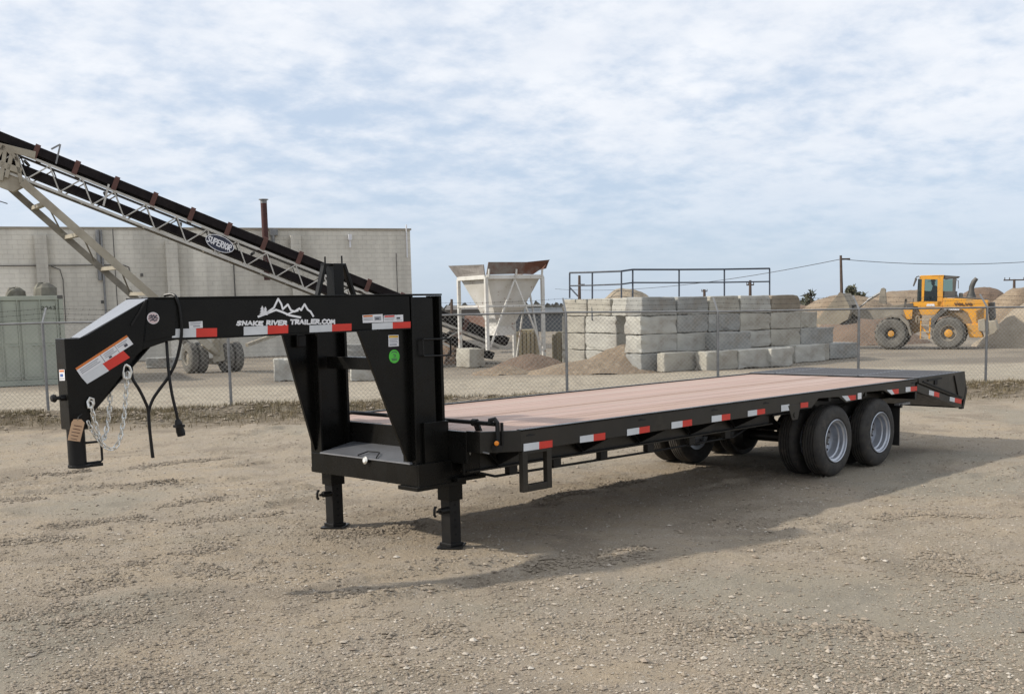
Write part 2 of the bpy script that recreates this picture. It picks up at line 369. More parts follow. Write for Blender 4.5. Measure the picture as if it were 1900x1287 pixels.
def gm(f, a, b, mode='MIX'):
    n = t.nodes.new('ShaderNodeMix'); n.data_type = 'RGBA'; n.blend_type = mode
    for k, v in (('Factor', f), ('A', a), ('B', b)):
        if isinstance(v, tuple): n.inputs[k].default_value = (*v, 1)
        elif isinstance(v, (int, float)): n.inputs[k].default_value = v
        else: t.links.new(v, n.inputs[k])
    return n.outputs['Result']
def gmath(op, a, b=None):
    n = t.nodes.new('ShaderNodeMath'); n.operation = op
    for i, v in enumerate((a, b)):
        if v is None: continue
        if isinstance(v, (int, float)): n.inputs[i].default_value = v
        else: t.links.new(v, n.inputs[i])
    return n.outputs[0]
def gdist(p0, nrm):   # signed distance to a vertical plane
    n = t.nodes.new('ShaderNodeVectorMath'); n.operation = 'DOT_PRODUCT'; t.links.new(geo.outputs['Position'], n.inputs[0]); n.inputs[1].default_value = nrm
    return gmath('SUBTRACT', n.outputs['Value'], Vector(p0).dot(Vector(nrm)))
n1 = gn(.35, 4).outputs[0]; n2 = gn(2.2, 6, .65).outputs[0]; n3 = gn(30, 5, .7).outputs[0]; n4 = gn(.9, 5, .6, dist=.5).outputs[0]
c = gm(gr(n1, .35, .65), (.385, .31, .222), (.325, .272, .205))
c = gm(gr(n2, .42, .62), c, (.355, .30, .235))
c = gm(gmath('MULTIPLY', gr(n4, .5, .64), .7), c, (.225, .185, .14))
c = gm(gmath('MULTIPLY', gr(n3, .54, .68), .5), c, (.44, .385, .31))
c = gm(gmath('MULTIPLY', gr(n3, .47, .33), .45), c, (.18, .145, .11))
n5 = gn(95, 3, .7).outputs[0]
c = gm(gmath('MULTIPLY', gr(n5, .52, .66), .5), c, (.47, .41, .32)); c = gm(gmath('MULTIPLY', gr(n5, .46, .34), .5), c, (.16, .13, .1))
c = gm(gmath('MULTIPLY', gr(gn(.22, 3, .5, dist=.8).outputs[0], .5, .62), .5), c, (.265, .25, .205))
# light chips of stone
vo = t.nodes.new('ShaderNodeTexVoronoi'); vo.inputs['Scale'].default_value = 34; t.links.new(geo.outputs['Position'], vo.inputs['Vector'])
sp = t.nodes.new('ShaderNodeSeparateColor'); t.links.new(vo.outputs['Color'], sp.inputs[0])
chip = gmath('MULTIPLY', gr(vo.outputs['Distance'], .34, .24), gr(sp.outputs[0], .78, .82))
c = gm(gmath('MULTIPLY', chip, .8), c, (.5, .45, .38))
fdist = gdist(FA, FN); wob = gmath('MULTIPLY', gmath('SUBTRACT', gn(.6, 4).outputs[0], .5), 2.4); fd2 = gmath('ADD', fdist, wob)
# weedy brown berm at the fence, pale gravel road behind, darker yard beyond
berm = gmath('MULTIPLY', gr(fd2, -3.4, -1.4), gr(fd2, 1.9, .6))
c = gm(gmath('MULTIPLY', berm, gr(gn(3.5, 6, .7).outputs[0], .3, .62, .35, .95)), c, (.125, .1, .068))
road = gmath('MULTIPLY', gr(fd2, .5, 1.4), gr(fd2, 10.2, 8.4))
c = gm(gmath('MULTIPLY', road, .85), c, gm(gr(n2, .4, .62), (.42, .37, .29), (.33, .285, .22)))
yard = gr(fd2, 8.6, 10.4)
c = gm(gmath('MULTIPLY', yard, .85), c, gm(gr(gn(.3, 4).outputs[0], .42, .58), (.19, .165, .135), (.275, .235, .185)))
t.links.new(c, P_.inputs['Base Color'])
bp = t.nodes.new('ShaderNodeBump'); bp.inputs['Strength'].default_value = .9; bp.inputs['Distance'].default_value = .035
hsum = gmath('ADD', gn(22, 8, .72).outputs[0], gmath('MULTIPLY', chip, .25)); t.links.new(hsum, bp.inputs['Height'])
t.links.new(bp.outputs[0], P_.inputs['Normal'])
ground = np_mesh('ground', verts, fc, G); tag(ground, kind='structure')

# loose gravel: tens of thousands of small stones of real geometry
def stones(name, n, zr, size, m_, seed, clump=0.0, where=None, gate=None):
    r_ = np.random.default_rng(seed)
    if where is None:
        z = 1/(1/zr[1]+(1/zr[0]-1/zr[1])*r_.random(n)); xx = (r_.random(n)-.5)*z*.98+.0*z
        px = CAM.x+xx*RH.x+z*FH.x; py = CAM.y+xx*RH.y+z*FH.y
    else: px, py = where(r_, n)
    if clump:
        k = (fbm(px*.55+seed, py*.55, 4)+.35*fbm(px*3.1, py*3.1, 2)) if gate is None else ridge(px, py)*3+.25*fbm(px*2, py*2, 3); keep = k > np.quantile(k, clump)-(.5 if gate is None else .12)*r_.random(n)**3
        px, py = px[keep], py[keep]
    n = len(px)
    sz = size[0]*(size[1]/size[0])**(r_.random(n)**2.2)
    ico = np.array([(0, 0, 1), (.9, 0, .2), (.25, .85, .25), (-.75, .5, .15), (-.7, -.55, .25), (.3, -.85, .15), (.1, .1, -.8)], float)
    fcs = np.array([(0, 1, 2), (0, 2, 3), (0, 3, 4), (0, 4, 5), (0, 5, 1), (6, 2, 1), (6, 3, 2), (6, 4, 3), (6, 5, 4), (6, 1, 5)])
    V = np.repeat(ico[None], n, 0)*(1+.5*(r_.random((n, 7, 3))-.5))
    V *= sz[:, None, None]*np.stack([np.ones(n)*1.1, .6+.5*r_.random(n), .35+.35*r_.random(n)], -1)[:, None, :]
    a = r_.random(n)*6.283; ca, sa = np.cos(a)[:, None], np.sin(a)[:, None]
    x, y = V[..., 0]*ca-V[..., 1]*sa, V[..., 0]*sa+V[..., 1]*ca
    zz_ = gheight(px, py)
    V = np.stack([x+px[:, None], y+py[:, None], V[..., 2]+zz_[:, None]+sz[:, None]*.12], -1)
    Fc = (fcs[None]+(np.arange(n)*7)[:, None, None]).reshape(-1, 3)
    o = np_mesh(name, V.reshape(-1, 3), Fc, m_, smooth=False); return tag(o, kind='stuff')
def stonemat(name, cols):
    M = bpy.data.materials.new(name); M.use_nodes = True; tt = M.node_tree; b = tt.nodes['Principled BSDF']; b.inputs['Roughness'].default_value = .85
    gg = tt.nodes.new('ShaderNodeNewGeometry'); cr = tt.nodes.new('ShaderNodeValToRGB'); tt.links.new(gg.outputs['Random Per Island'], cr.inputs[0])
    e = cr.color_ramp.elements; e[0].color = (*cols[0], 1); e[1].color = (*cols[-1], 1)
    for i, q in enumerate(cols[1:-1]): k = e.new((i+1)/(len(cols)-1)); k.color = (*q, 1)
    tt.links.new(cr.outputs[0], b.inputs['Base Color']); return M
STN = stonemat('loose_stones', [(.2, .16, .12), (.33, .27, .21), (.29, .24, .18), (.4, .34, .27), (.52, .47, .4)])
CLOD = stonemat('dirt_clods', [(.2, .165, .125), (.26, .215, .16), (.23, .19, .145), (.31, .26, .2)])
tag(stones('gravel', 80000, (5.5, 26), (.0035, .017), STN, 5, .4), 'loose light and grey gravel scattered over the dirt yard', 'gravel')
tag(stones('pebbles', 3600, (5.5, 26), (.009, .032), STN, 8, .55), 'larger rounded pebbles lying on the dirt yard', 'pebbles')
tag(stones('dirt_clods', 52000, (5.5, 22), (.005, .022), CLOD, 15, .72, gate=1), 'crumbled clods of dry dirt lying in streaks on the yard', 'dirt clods')
TRK = [[(0, 1113), (60, 1105), (150, 1090), (240, 1065)], [(0, 1145), (80, 1140), (130, 1130)], [(110, 1165), (175, 1160), (260, 1143)], [(240, 1045), (300, 1038), (360, 1022), (400, 1010)], [(370, 1060), (420, 1050), (460, 1038)], [(380, 1056), (450, 1044)],
 [(300, 940), (360, 932), (440, 925)], [(350, 965), (420, 960), (500, 955)], [(590, 995), (680, 990), (770, 975)], [(820, 1040), (870, 1060), (900, 1035)], [(840, 1050), (905, 1040)], [(690, 1170), (760, 1168), (830, 1165)], [(980, 1048), (1100, 1036), (1180, 1022)], [(1290, 1180), (1400, 1170), (1570, 1155)],
 [(1500, 1000), (1700, 1030), (1900, 1042)], [(1720, 1050), (1800, 1058), (1900, 1070)], [(1540, 965), (1700, 955), (1900, 962)], [(0, 1010), (100, 1000), (210, 990)], [(60, 880), (240, 868), (420, 850)], [(150, 905), (330, 890)], [(0, 930), (170, 915)], [(1000, 935), (1100, 905), (1180, 890)], [(100, 975), (260, 955)], [(600, 1100), (740, 1085)], [(1100, 1230), (1210, 1215)], [(1560, 1150), (1700, 1190)]]
def tracks(r_, n):
    segs = []
    for ln in TRK:
        P_ = [gp(*q) for q in ln]
        for a, b in zip(P_[:-1], P_[1:]): segs.append((a, b, (b-a).length))
    L_ = np.array([q[2] for q in segs]); k = r_.choice(len(segs), n, p=L_/L_.sum()); t_ = r_.random(n)
    ax_ = np.array([q[0].x for q in segs])[k]; ay_ = np.array([q[0].y for q in segs])[k]; bx_ = np.array([q[1].x for q in segs])[k]; by_ = np.array([q[1].y for q in segs])[k]
    px = ax_+(bx_-ax_)*t_; py = ay_+(by_-ay_)*t_; w_ = .05+.12*np.clip(fbm(px*1.5, py*1.5, 2)+.3, 0, 1)
    px = px+r_.normal(0, 1, n)*w_+.15*fbm(px*1.3+9, py*1.3, 2); py = py+r_.normal(0, 1, n)*w_+.15*fbm(px*1.3, py*1.3+4, 2)
    kp = fbm(px*2.2, py*2.2, 3) > -.12
    return px[kp], py[kp]
tag(stones('track_clods', 26000, (0, 0), (.006, .032), CLOD, 33, 0, tracks), 'crumbled dirt thrown up along old tyre tracks in the yard', 'dirt clods')
def treads():
    mb = MB(); r_ = random.Random(5)
    for (u0, v0, du, dv, n) in ((352, 1200, 13, 6.5, 6), (398, 1194, 12, 7, 4), (455, 1236, 12, 6.5, 8), (505, 1240, 10, 7, 6), (570, 1165, 20, -4, 5)):
        for k in range(n):
            a = gp(u0+du*k+r_.uniform(-3, 3), v0+dv*k); b = gp(u0+du*k+r_.uniform(18, 30), v0+dv*k-r_.uniform(2, 4)); e = (b-a).normalized(); s2_ = Vector((-e.y, e.x, 0))*r_.uniform(.008, .014); z_ = gz(a.x, a.y)
            a.z = b.z = z_-.004; mb.add([a-s2_, b-s2_*.6, b+s2_, a+s2_*.7, a.lerp(b, .15)+Vector((0, 0, .014)), a.lerp(b, .85)+Vector((0, 0, .011))], [(0, 1, 5, 4), (2, 3, 4, 5), (0, 4, 3), (1, 2, 5)])
    o = mb.build('tread_print', G); tag(o, 'pressed tyre tread print in the dirt at the lower left', 'tyre print', kind='stuff')
treads()
def along(r_, n):
    s_ = r_.random(n)*34-6; d_ = r_.normal(0, .75, n)-.4; return FA.x+FD.x*s_+FN.x*d_, FA.y+FD.y*s_+FN.y*d_
tag(stones('berm_clods', 9000, (0, 0), (.015, .07), CLOD, 21, 0, along), 'brown clods heaped along the foot of the fence', 'dirt clods')
# dry weeds along the fence
def weeds(n, seed):
    r_ = np.random.default_rng(seed); s_ = r_.random(n)*34-6; d_ = r_.normal(0, .8, n)-.5
    k = fbm(s_*.8, d_*1.5+3, 3); keep = k > -.12; s_, d_ = s_[keep], d_[keep]; n = len(s_)
    px = FA.x+FD.x*s_+FN.x*d_; py = FA.y+FD.y*s_+FN.y*d_; z = gheight(px, py); h = .03+.1*r_.random(n)**2; a = r_.random(n)*6.28
    wx, wy = np.cos(a)*.008, np.sin(a)*.008; lx, ly = r_.normal(0, .04, n), r_.normal(0, .04, n)
    V = np.stack([np.stack([px-wx, py-wy, z-.01], -1), np.stack([px+wx, py+wy, z-.01], -1), np.stack([px+lx, py+ly, z+h], -1)], 1)
    return np_mesh('dry_weeds', V.reshape(-1, 3), np.arange(3*n).reshape(-1, 3), mat('dry_grass', (.2, .155, .09), .9, (.13, .11, .06), 3), False)
tag(weeds(60000, 4), 'low dry weeds growing along the foot of the fence', 'weeds', kind='stuff')

# ================================================================== TRAILER
ZD = 1.04; CY = 1.295
T = thing('gooseneck_trailer', 'long black gooseneck flatbed trailer with a wooden deck and dual rear wheels, parked on dirt', 'trailer', (4.0, CY, 0))
def P(mb, name, m_, bevel=0, smooth=False, parent=T, **k): return mb.build(name, m_, parent, bevel, smooth, **k)
XN, YN, XB, YB = -1.52, 1.13, .50, .60        # near neck beam: front bend and upright front corner (outer face)
for sgn in (1, -1):
    f_ = (lambda y: y) if sgn == 1 else (lambda y: 2*CY-y)
    # outer face of the neck: line (XN,YN)-(XB,YB)
    d = Vector((XB-XN, f_(YB)-f_(YN), 0)).normalized(); nrm = Vector((d.y, -d.x, 0)) if sgn == 1 else Vector((-d.y, d.x, 0))
    p0 = Vector((XB, f_(YB), 0)); inn = -nrm
    def q(x, z): return p0+d*((x-XB)/d.x)+Vector((0, 0, z))
    poly = [(XN, 2.185), (XB, 2.185), (XB, 1.918), (-1.30, 1.885), (-1.40, 1.872), (-1.5, 1.84), (XN-.06, 1.812)]
    slope = [(-1.955, 1.935), (XN, 2.185), (XN-.06+.0, 1.812), (-1.62, 1.78), (-1.99, 1.335), (-2.0, 1.30), (-2.05, 1.28), (-2.05, 1.9)]
    mb = MB(); mb.prism([q(x, z) for x, z in poly], inn*.16)
    nb = P(mb, 'neck_beam', BLACK, .006)
    # thin flanges above and below, standing slightly proud
    mb = MB(); mb.beam(q(XN, 2.19)+inn*.075, q(XB+.02, 2.19)+inn*.075, .168, .012)
    mb.beam(q(-1.3, 1.884)+inn*.075, q(XB, 1.912)+inn*.075, .168, .012); P(mb, 'neck_flange', BLACK, .002)
    d2 = (Vector((-2.0, CY-sgn*.085, 0))-Vector((XN, f_(YN), 0))).normalized(); n2_ = Vector((-d2.y, d2.x, 0)) if sgn == 1 else Vector((d2.y, -d2.x, 0))
    if sgn == 1: SLP0 = Vector((XN, YN, 0)); SLN = n2_ if n2_.y < 0 else -n2_
    def qs(x, z): return Vector((XN, f_(YN), 0))+d2*((x-XN)/d2.x)+Vector((0, 0, z))
    io = Vector((0, sgn, 0))*.012
    mb = MB(); mb.prism([qs(x, z) for x, z in slope], io); P(mb, 'neck_side_plate', BLACK, .003)
    if sgn == 1:  # reinforcing plate over the bend, seen as a raised outline
        off = SLN*.004
        rp = [onp(u, v, SLP0+off, SLN) for u, v in ((272, 553), (243, 602), (256, 637), (262, 648))]
        mb = MB()
        mb.beam(onp(271, 556, SLP0, SLN)+off, onp(243, 603, SLP0, SLN)+off, .012, .02, SLN); P(mb, 'weld_seam', BLACKM)
        mb = MB(); a_ = p0+nrm*.003
        mb.prism([onp(u, v, a_, nrm) for u, v in ((276, 552), (327, 566), (325, 622), (268, 634))], nrm*.006); P(mb, 'splice_plate', BLACK, .002)
    NFACE = (p0, nrm) if sgn == 1 else NFACE
# sloping top plate of the neck and the coupler
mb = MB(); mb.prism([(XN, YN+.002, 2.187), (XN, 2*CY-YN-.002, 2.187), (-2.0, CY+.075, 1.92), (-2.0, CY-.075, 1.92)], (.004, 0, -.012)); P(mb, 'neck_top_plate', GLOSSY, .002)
mb = MB(); mb.prism([(XN, YN+.01, 1.83), (XN, 2*CY-YN-.01, 1.83), (-1.99, CY+.07, 1.335), (-1.99, CY-.07, 1.335)], (0, 0, .01)); P(mb, 'neck_bottom_plate', BLACK)
mb = MB(); mb.bb(-2.115, -1.96, CY-.078, CY+.078, 1.27, 1.915); P(mb, 'coupler_housing', BLACK, .006)
mb = MB(); mb.tube([(-2.045, CY, 1.28), (-2.045, CY, 1.01)], .062, 20); cj = P(mb, 'coupler_tube', BLACKM, smooth=True)
mb = MB(); mb.tube([(-2.03, CY, 1.012), (-2.03, CY, .992)], .082, 20); mb.bb(-2.03, -1.88, CY-.05, CY+.05, .99, 1.012); P(mb, 'coupler_plate', BLACKM, .002)
mb = MB(); hx = [(-1.985, CY-.02, 1.165), (-1.885, CY-.02, 1.165), (-1.872, CY-.02, 1.15), (-1.872, CY-.02, 1.03), (-1.885, CY-.02, 1.018), (-1.985, CY-.02, 1.018)]; mb.tube(hx, .009, 8); P(mb, 'coupler_handle', BLACKM, smooth=True)
mb = MB(); mb.tube([(-2.11, CY-.02, 1.50), (-2.15, CY-.02, 1.50)], .022, 10); mb.tube([(-2.15, CY-.02, 1.50), (-2.185, CY-.02, 1.50)], .013, 10); mb.lathe([(0, 0), (.026, .0), (.03, .012), (.022, .03), (0, .032)], (-2.18, CY-.02, 1.5), (-1, 0, 0), 12); P(mb, 'set_bolt', BLACKM, smooth=True)
mb = MB(); mb.tube([(-2.1, CY-.1, 1.30), (-2.12, CY-.11, 1.285), (-2.08, CY-.12, 1.275), (-2.0, CY-.1, 1.275)], .005, 6); P(mb, 'latch_pin', BLACKM)

# uprights (I-beams), gussets, cross bars
for y0, s_ in ((YB, 1), (2.12, -1)):
    w_ = .17; y1 = y0+s_*w_; x0, x1 = .515, .85
    mb = MB()
    mb.bb(x0, x0+.022, min(y0, y1), max(y0, y1), .585, 2.18)
    mb.bb(x1-.03, x1, min(y0, y1), max(y0, y1), .585, 2.18)
    yc_ = (y0+y1)/2; mb.bb(x0+.02, x1-.028, yc_-.012, yc_+.012, .585, 2.17)
    P(mb, 'upright', BLACK, .003)
    mb = MB(); mb.bb(x0-.003, x1+.003, min(y0, y1)-.003, max(y0, y1)+.003, 2.182, 2.196); P(mb, 'upright_cap', BLACK, .002)
    # box section closing most of the outer side, a little recessed between the flanges
    yy = y0+s_*.016
    mb = MB(); mb.bb(x0+.024, x1-.09, min(yy, yy+s_*.01), max(yy, yy+s_*.01), .6, 2.16); P(mb, 'upright_web_plate', BLACK)
    g0 = y0+s_*.07
    pts = [(x0, 1.915), (-.0, 1.915), (.0, 1.90), (x0-.035, .80), (x0, .80)] if s_ == 1 else [(x0, 1.915), (.13, 1.915), (.13, 1.88), (x0-.03, .80), (x0, .80)]
    pts = [(x0, 1.912), (.015, 1.906), (x0-.04, .80), (x0, .79)] if s_ == 1 else [(x0, 1.93), (.20, 1.93), (x0-.01, .80), (x0, .79)]
    mb = MB(); mb.prism([(x, g0-.006 if s_ == 1 else g0-.006, z) for x, z in pts], (0, .012, 0)); 
    a = Vector((pts[1][0]-.003, g0, pts[1][1])); b = Vector((pts[2][0]-.002, g0, .80)); mb.beam(a, b, .03, .008, (1, 0, .4)); P(mb, 'gusset', BLACK, .002)
    # jack legs
    jx, jy = (.92, .645) if s_ == 1 else (.83, 2.23)
    mb = MB(); mb.bb(jx-.078, jx+.078, jy-.078, jy+.078, .42, .60); P(mb, 'jack_sleeve', BLACK, .005)
    mb = MB(); mb.bb(jx-.06, jx+.06, jy-.06, jy+.06, .035, .45); leg = P(mb, 'jack_leg', BLACKM, .004)
    for k in range(5): MB().tube([(jx-.0, jy-.0605, .12+k*.065), (jx, jy-.062, .12+k*.065)], .011, 8).build('pin_hole', mat('hole_black', (.002, .002, .002), .9), leg)
    mb = MB(); mb.box((jx, jy, .012), (.24, .22, .014), (Vector((.8, .6, 0)), Vector((-.6, .8, 0)), Vector((0, 0, 1)))); mb.bb(jx-.075, jx+.075, jy-.075, jy+.075, .02, .045); P(mb, 'foot_plate', BLACKM, .003)
    mb = MB(); mb.tube([(jx-.06, jy-.03, .34), (jx-.15, jy-.03, .34)], .028, 12); mb.tube([(jx-.15, jy-.03, .34), (jx-.185, jy-.03, .34)], .012, 8)
    mb.tube([(jx-.19, jy-.03, .38), (jx-.2, jy-.03, .385), (jx-.21, jy-.03, .36), (jx-.212, jy-.03, .32), (jx-.2, jy-.03, .30)], .012, 8); P(mb, 'spring_pin', BLACKM, smooth=True)
mb = MB(); mb.bb(.62, .72, YB+.16, 1.96, 1.545, 1.655); P(mb, 'cross_bar', BLACK, .004)
mb = MB(); mb.bb(.55, .8, YB+.19, 2*CY-YB-.19, 2.08, 2.17); P(mb, 'cross_bar', BLACK, .004)
# light glare patch seen on the far gusset is a bent bracket
mb = MB(); mb.bb(.33, .42, 1.98, 2.02, 1.75, 1.86); P(mb, 'lamp_bracket', BLACKM, .01)
# tool box between the uprights
mb = MB(); mb.bb(.50, .87, YB-.03, 2.1, .59, .772); P(mb, 'toolbox', BLACK, .004)
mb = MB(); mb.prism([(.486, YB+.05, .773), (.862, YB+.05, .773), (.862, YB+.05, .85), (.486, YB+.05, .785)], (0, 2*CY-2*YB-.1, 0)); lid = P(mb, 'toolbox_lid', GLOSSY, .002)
mb = MB(); hy0, hy1 = 1.36, 1.16
mb.tube([(.5, 1.38, .79), (.5, 1.38, .80), (.6, 1.36, .825), (.6, 1.2, .825), (.5, 1.12, .80), (.5, 1.12, .79)], .006, 8); mb.build('lid_handle', BLACKM, lid, smooth=True)
mb = MB(); mb.lathe([(0, 0), (.03, 0), (.034, .01), (.02, .02), (0, .02)], (.484, 1.25, .765), (-1, 0, .2), 16); mb.build('paddle_latch', ZINC, lid, smooth=True)
mb = MB(); mb.bb(.86, .90, .35, 2*CY-.35, .76, 1.035); P(mb, 'front_rail', BLACK, .004)
mb = MB(); mb.bb(.5, .86, YB-.05, YB-.02, .575, .78); mb.bb(.47, 1.02, YB-.06, YB+.2, .555, .59); P(mb, 'base_plate', BLACK, .003)
mb = MB(); mb.bb(.66, .95, 1.95, 2.34, .555, .6); P(mb, 'base_plate', BLACK, .003)
mb = MB(); mb.bb(.80, .87, YB-.018, YB+.2, .6, 1.115); mb.bb(.60, .86, YB-.02, YB+.01, .59, 1.12); P(mb, 'side_bracket', BLACK, .003)
mb = MB(); mb.bb(.87, 1.06, YB-.2, YB-.17, .66, .86); mb.bb(.87, 1.2, YB-.12, YB-.02, .595, .63); mb.bb(.87, 1.16, YB-.04, YB-.02, .60, .87); P(mb, 'frame_bracket', BLACK, .006)
# grab handle loop on the upright
mb = MB(); mb.tube([(.85, YB-.02, 1.815), (.62, YB-.02, 1.82), (.61, YB-.02, 1.81), (.61, YB-.02, 1.69), (.62, YB-.02, 1.68), (.85, YB-.02, 1.675)], .008, 8)
mb.tube([(.85, YB-.02, 1.815), (.9, YB-.03, 1.815), (.91, YB-.03, 1.80), (.91, YB-.03, 1.69), (.9, YB-.03, 1.677), (.85, YB-.02, 1.675)], .008, 8); P(mb, 'grab_handle', BLACKM, smooth=True)
# rack standing on top of the neck
mb = MB(); Y0 = 1.62; c_ = onp(623, 545, (0, Y0, 0), (0, 1, 0)); t_ = onp(623, 489, (0, Y0, 0), (0, 1, 0)); xx = c_.x
mb.bb(xx-.05, xx+.05, Y0-.06, Y0+.06, 2.19, t_.z); P(mb, 'rack_post', BLACK, .004)
mb = MB(); mb.beam((xx-.2, Y0, 2.19), (xx-.115, Y0, t_.z-.02), .05, .03); P(mb, 'rack_leg', BLACK, .003)
mb = MB(); mb.beam((xx+.2, Y0, 2.19), (xx+.09, Y0, t_.z-.0), .05, .03); P(mb, 'rack_leg', BLACK, .003)
mb = MB(); mb.bb(xx-.13, xx+.1, Y0-.03, Y0+.03, t_.z-.02, t_.z); mb.tube([(xx-.1, Y0, t_.z-.01), (xx-.1, Y0, t_.z+.06)], .008, 8); mb.tube([(xx+.08, Y0, t_.z-.01), (xx+.08, Y0, t_.z+.07)], .008, 8); P(mb, 'rack_top', BLACK, .002)
mb = MB(); mb.bb(xx-.02, xx+.3, Y0-.25, Y0+.1, 2.19, 2.2); P(mb, 'rack_base', BLACK)

# deck of planks
XR = 8.46; npl = 18; pw = (2.59-.1)/npl
for i in range(npl):
    y0 = .05+i*pw; y1 = y0+pw-.003
    ym = min(y0, 2.59-y1); xs = .905 if ym > .2 else .905+(.2-ym)/.2*.27
    dz = random.uniform(-.0025, .0015)
    mb = MB(); mb.bb(xs, XR, y0, y1, ZD-.045+dz, ZD-.004+dz)
    mb.build('deck_plank', WOODS[random.randrange(4)], T, .003)
# rub rails with wheel arches, chamfered corners
prof = [(1.16, 1.035), (8.5, 1.035), (8.445, .97), (8.445, .875), (7.76, .88), (7.545, .95), (7.06, .96), (6.98, .886), (6.62, .868), (6.44, .948), (5.99, .964), (5.84, .868), (1.16, .862)]
for y0, s_ in ((0, 1), (2.59, -1)):
    mb = MB(); mb.prism([(x, y0, z) for x, z in prof], (0, s_*.035, 0)); P(mb, 'side_rail', BLACKREFL, .004)
    yy = y0-s_*.012; mb = MB(); mb.bb(1.16, 8.46, min(yy, y0+s_*.05), max(yy, y0+s_*.05), 1.037, 1.047); P(mb, 'rail_cap', BLACK, .002)
    ya, yb = y0, y0+s_*.2
    mb = MB(); mb.prism([(1.16, ya, .862), (.875, yb, .862), (.875, yb, 1.042), (1.16, ya, 1.042)], (.03, s_*.03, 0)); P(mb, 'corner_rail', BLACKREFL, .003)
    mb = MB(); mb.bb(.868, .9, min(yb, y0+s_*.36), max(yb, y0+s_*.36), .862, 1.042); P(mb, 'front_corner', BLACK, .003)
    # main beam with truss rod below
    bx = y0+s_*.42
    mb = MB(); mb.bb(.9, 5.6, bx-.006, bx+.006, .69, 1.0); mb.bb(.9, 5.6, bx-.06, bx+.06, .68, .695); mb.bb(.9, 5.6, bx-.06, bx+.06, .975, .99)
    mb.bb(5.6, 8.4, bx-.006, bx+.006, .78, 1.0); mb.bb(5.6, 8.4, bx-.06, bx+.06, .77, .785); P(mb, 'main_beam', BLACKREFL, .002)
    mb = MB(); mb.tube([(1.05, bx, .66), (1.25, bx, .605), (3.5, bx, .59), (4.9, bx, .60), (5.2, bx, .68)], .012, 8); P(mb, 'truss_rod', BLACKM, smooth=True)
    for X_ in (1.45, 2.02, 2.68, 3.4, 4.1, 4.75):
        mb = MB(); mb.bb(X_-.05, X_+.05, bx-.03, bx+.03, .6, .69); P(mb, 'truss_spacer', BLACKM)
    for X_ in (1.25, 2.35, 3.2, 4.05, 4.85):
        mb = MB(); mb.prism([(X_, y0+s_*.03, .865), (X_, y0+s_*.40, .70), (X_, y0+s_*.40, .80), (X_, y0+s_*.03, .95)], (.03, 0, 0)); mb.beam((X_+.015, y0+s_*.38, .715), (X_-.17, y0+s_*.36, .86), .02, .03); P(mb, 'outrigger', BLACKM)
for i in range(18):
    mb = MB(); X_ = 1.15+i*.43; mb.bb(X_-.025, X_+.025, .04, 2.55, .905, .99); P(mb, 'crossmember', BLACKM)
mb = MB(); mb.bb(8.40, 8.455, .0, 2.59, .78, 1.0); P(mb, 'rear_crossmember', BLACKM)
mb = MB(); mb.bb(4.95, 5.35, .6, 1.9, .62, .80); P(mb, 'air_tank_box', BLACKM, .02)
# hanger plate, step
mb = MB(); mb.prism([(5.33, -.006, .93), (5.6, -.006, .93), (5.53, -.006, .762), (5.42, -.006, .762)], (0, .012, 0)); mb.tube([(5.475, -.014, .815), (5.475, .0, .815)], .03, 12); P(mb, 'spring_hanger', BLACKREFL, .002)
def frame_loop(mb, x0, x1, z0, z1, y, b_, th):
    mb.bb(x0, x0+b_, y, y+th, z0, z1); mb.bb(x1-b_, x1, y, y+th, z0, z1); mb.bb(x0+b_, x1-b_, y, y+th, z0, z0+b_); mb.bb(x0+b_, x1-b_, y, y+th, z1-b_*.4, z1)
mb = MB(); frame_loop(mb, 1.175, 1.53, .51, .858, -.004, .06, .05); P(mb, 'side_step', BLACKREFL, .003)

# axles, dual wheels
def wheel_parts(x, yo, outer):   # yo = outer tyre face, axis along -outer
    RR = .427; ax = Vector((0, -outer, 0)); o = Vector((x, yo, RR))
    half = .11
    pr = [(.245, 0.02), (.275, .0), (.33, -.004), (.375, .006), (.40, .02), (.414, .034), (.42, .05)]
    grooves = []
    for k in range(4): gy = .068+k*.034; grooves += [(.4235, gy-.007), (.412, gy-.005), (.412, gy+.004), (.4235, gy+.006)]
    back = [(.42, .196), (.41, .21), (.37, .222), (.29, .222), (.245, .205)]
    prof_ = [(r, -h) for r, h in pr+grooves+back]
    mb = MB(); mb.lathe(prof_, o, ax, 56); ty = mb.build('wheel', RUB, T, smooth=True, sm_angle=28)
    # rim: flange, barrel, dish
    rimp = [(.253, .012), (.256, .0), (.249, -.006), (.240, .0), (.236, .02), (.215, .03), (.212, .075), (.196, .085), (.192, .15), (.185, .165), (.13, .172), (.115, .185), (.07, .185), (.066, .176), (.056, .176), (.054, .24)]
    if outer*(1) != 0:
        mb = MB(); mb.lathe([(r, -h) for r, h in rimp], o, ax, 48); mb.lathe([(.247, -.2), (.2, -.19), (.19, -.16)], o, ax, 32)
        rim = mb.build('rim', SILVER, ty, smooth=True, sm_angle=30)
    mb = MB()
    for k in range(8):
        a = k*math.pi/4+.2; mb.lathe([(0, -.145), (.011, -.145), (.013, -.15), (.013, -.17)], o+Vector((math.cos(a)*.1, 0, math.sin(a)*.1)), ax, 6)
    mb.lathe([(0, -.12), (.035, -.12), (.048, -.13), (.052, -.18)], o, ax, 16)
    mb.build('hub', DARKG, ty, smooth=True)
    mb = MB()
    for k in range(4):
        a = k*math.pi/2+.6; mb.lathe([(0, -.1675), (.019, -.1675), (.019, -.175)], o+Vector((math.cos(a)*.157, 0, math.sin(a)*.157)), ax, 10)
    mb.build('hand_hole', mat('hole_black', (.002, .002, .002), .9), ty)
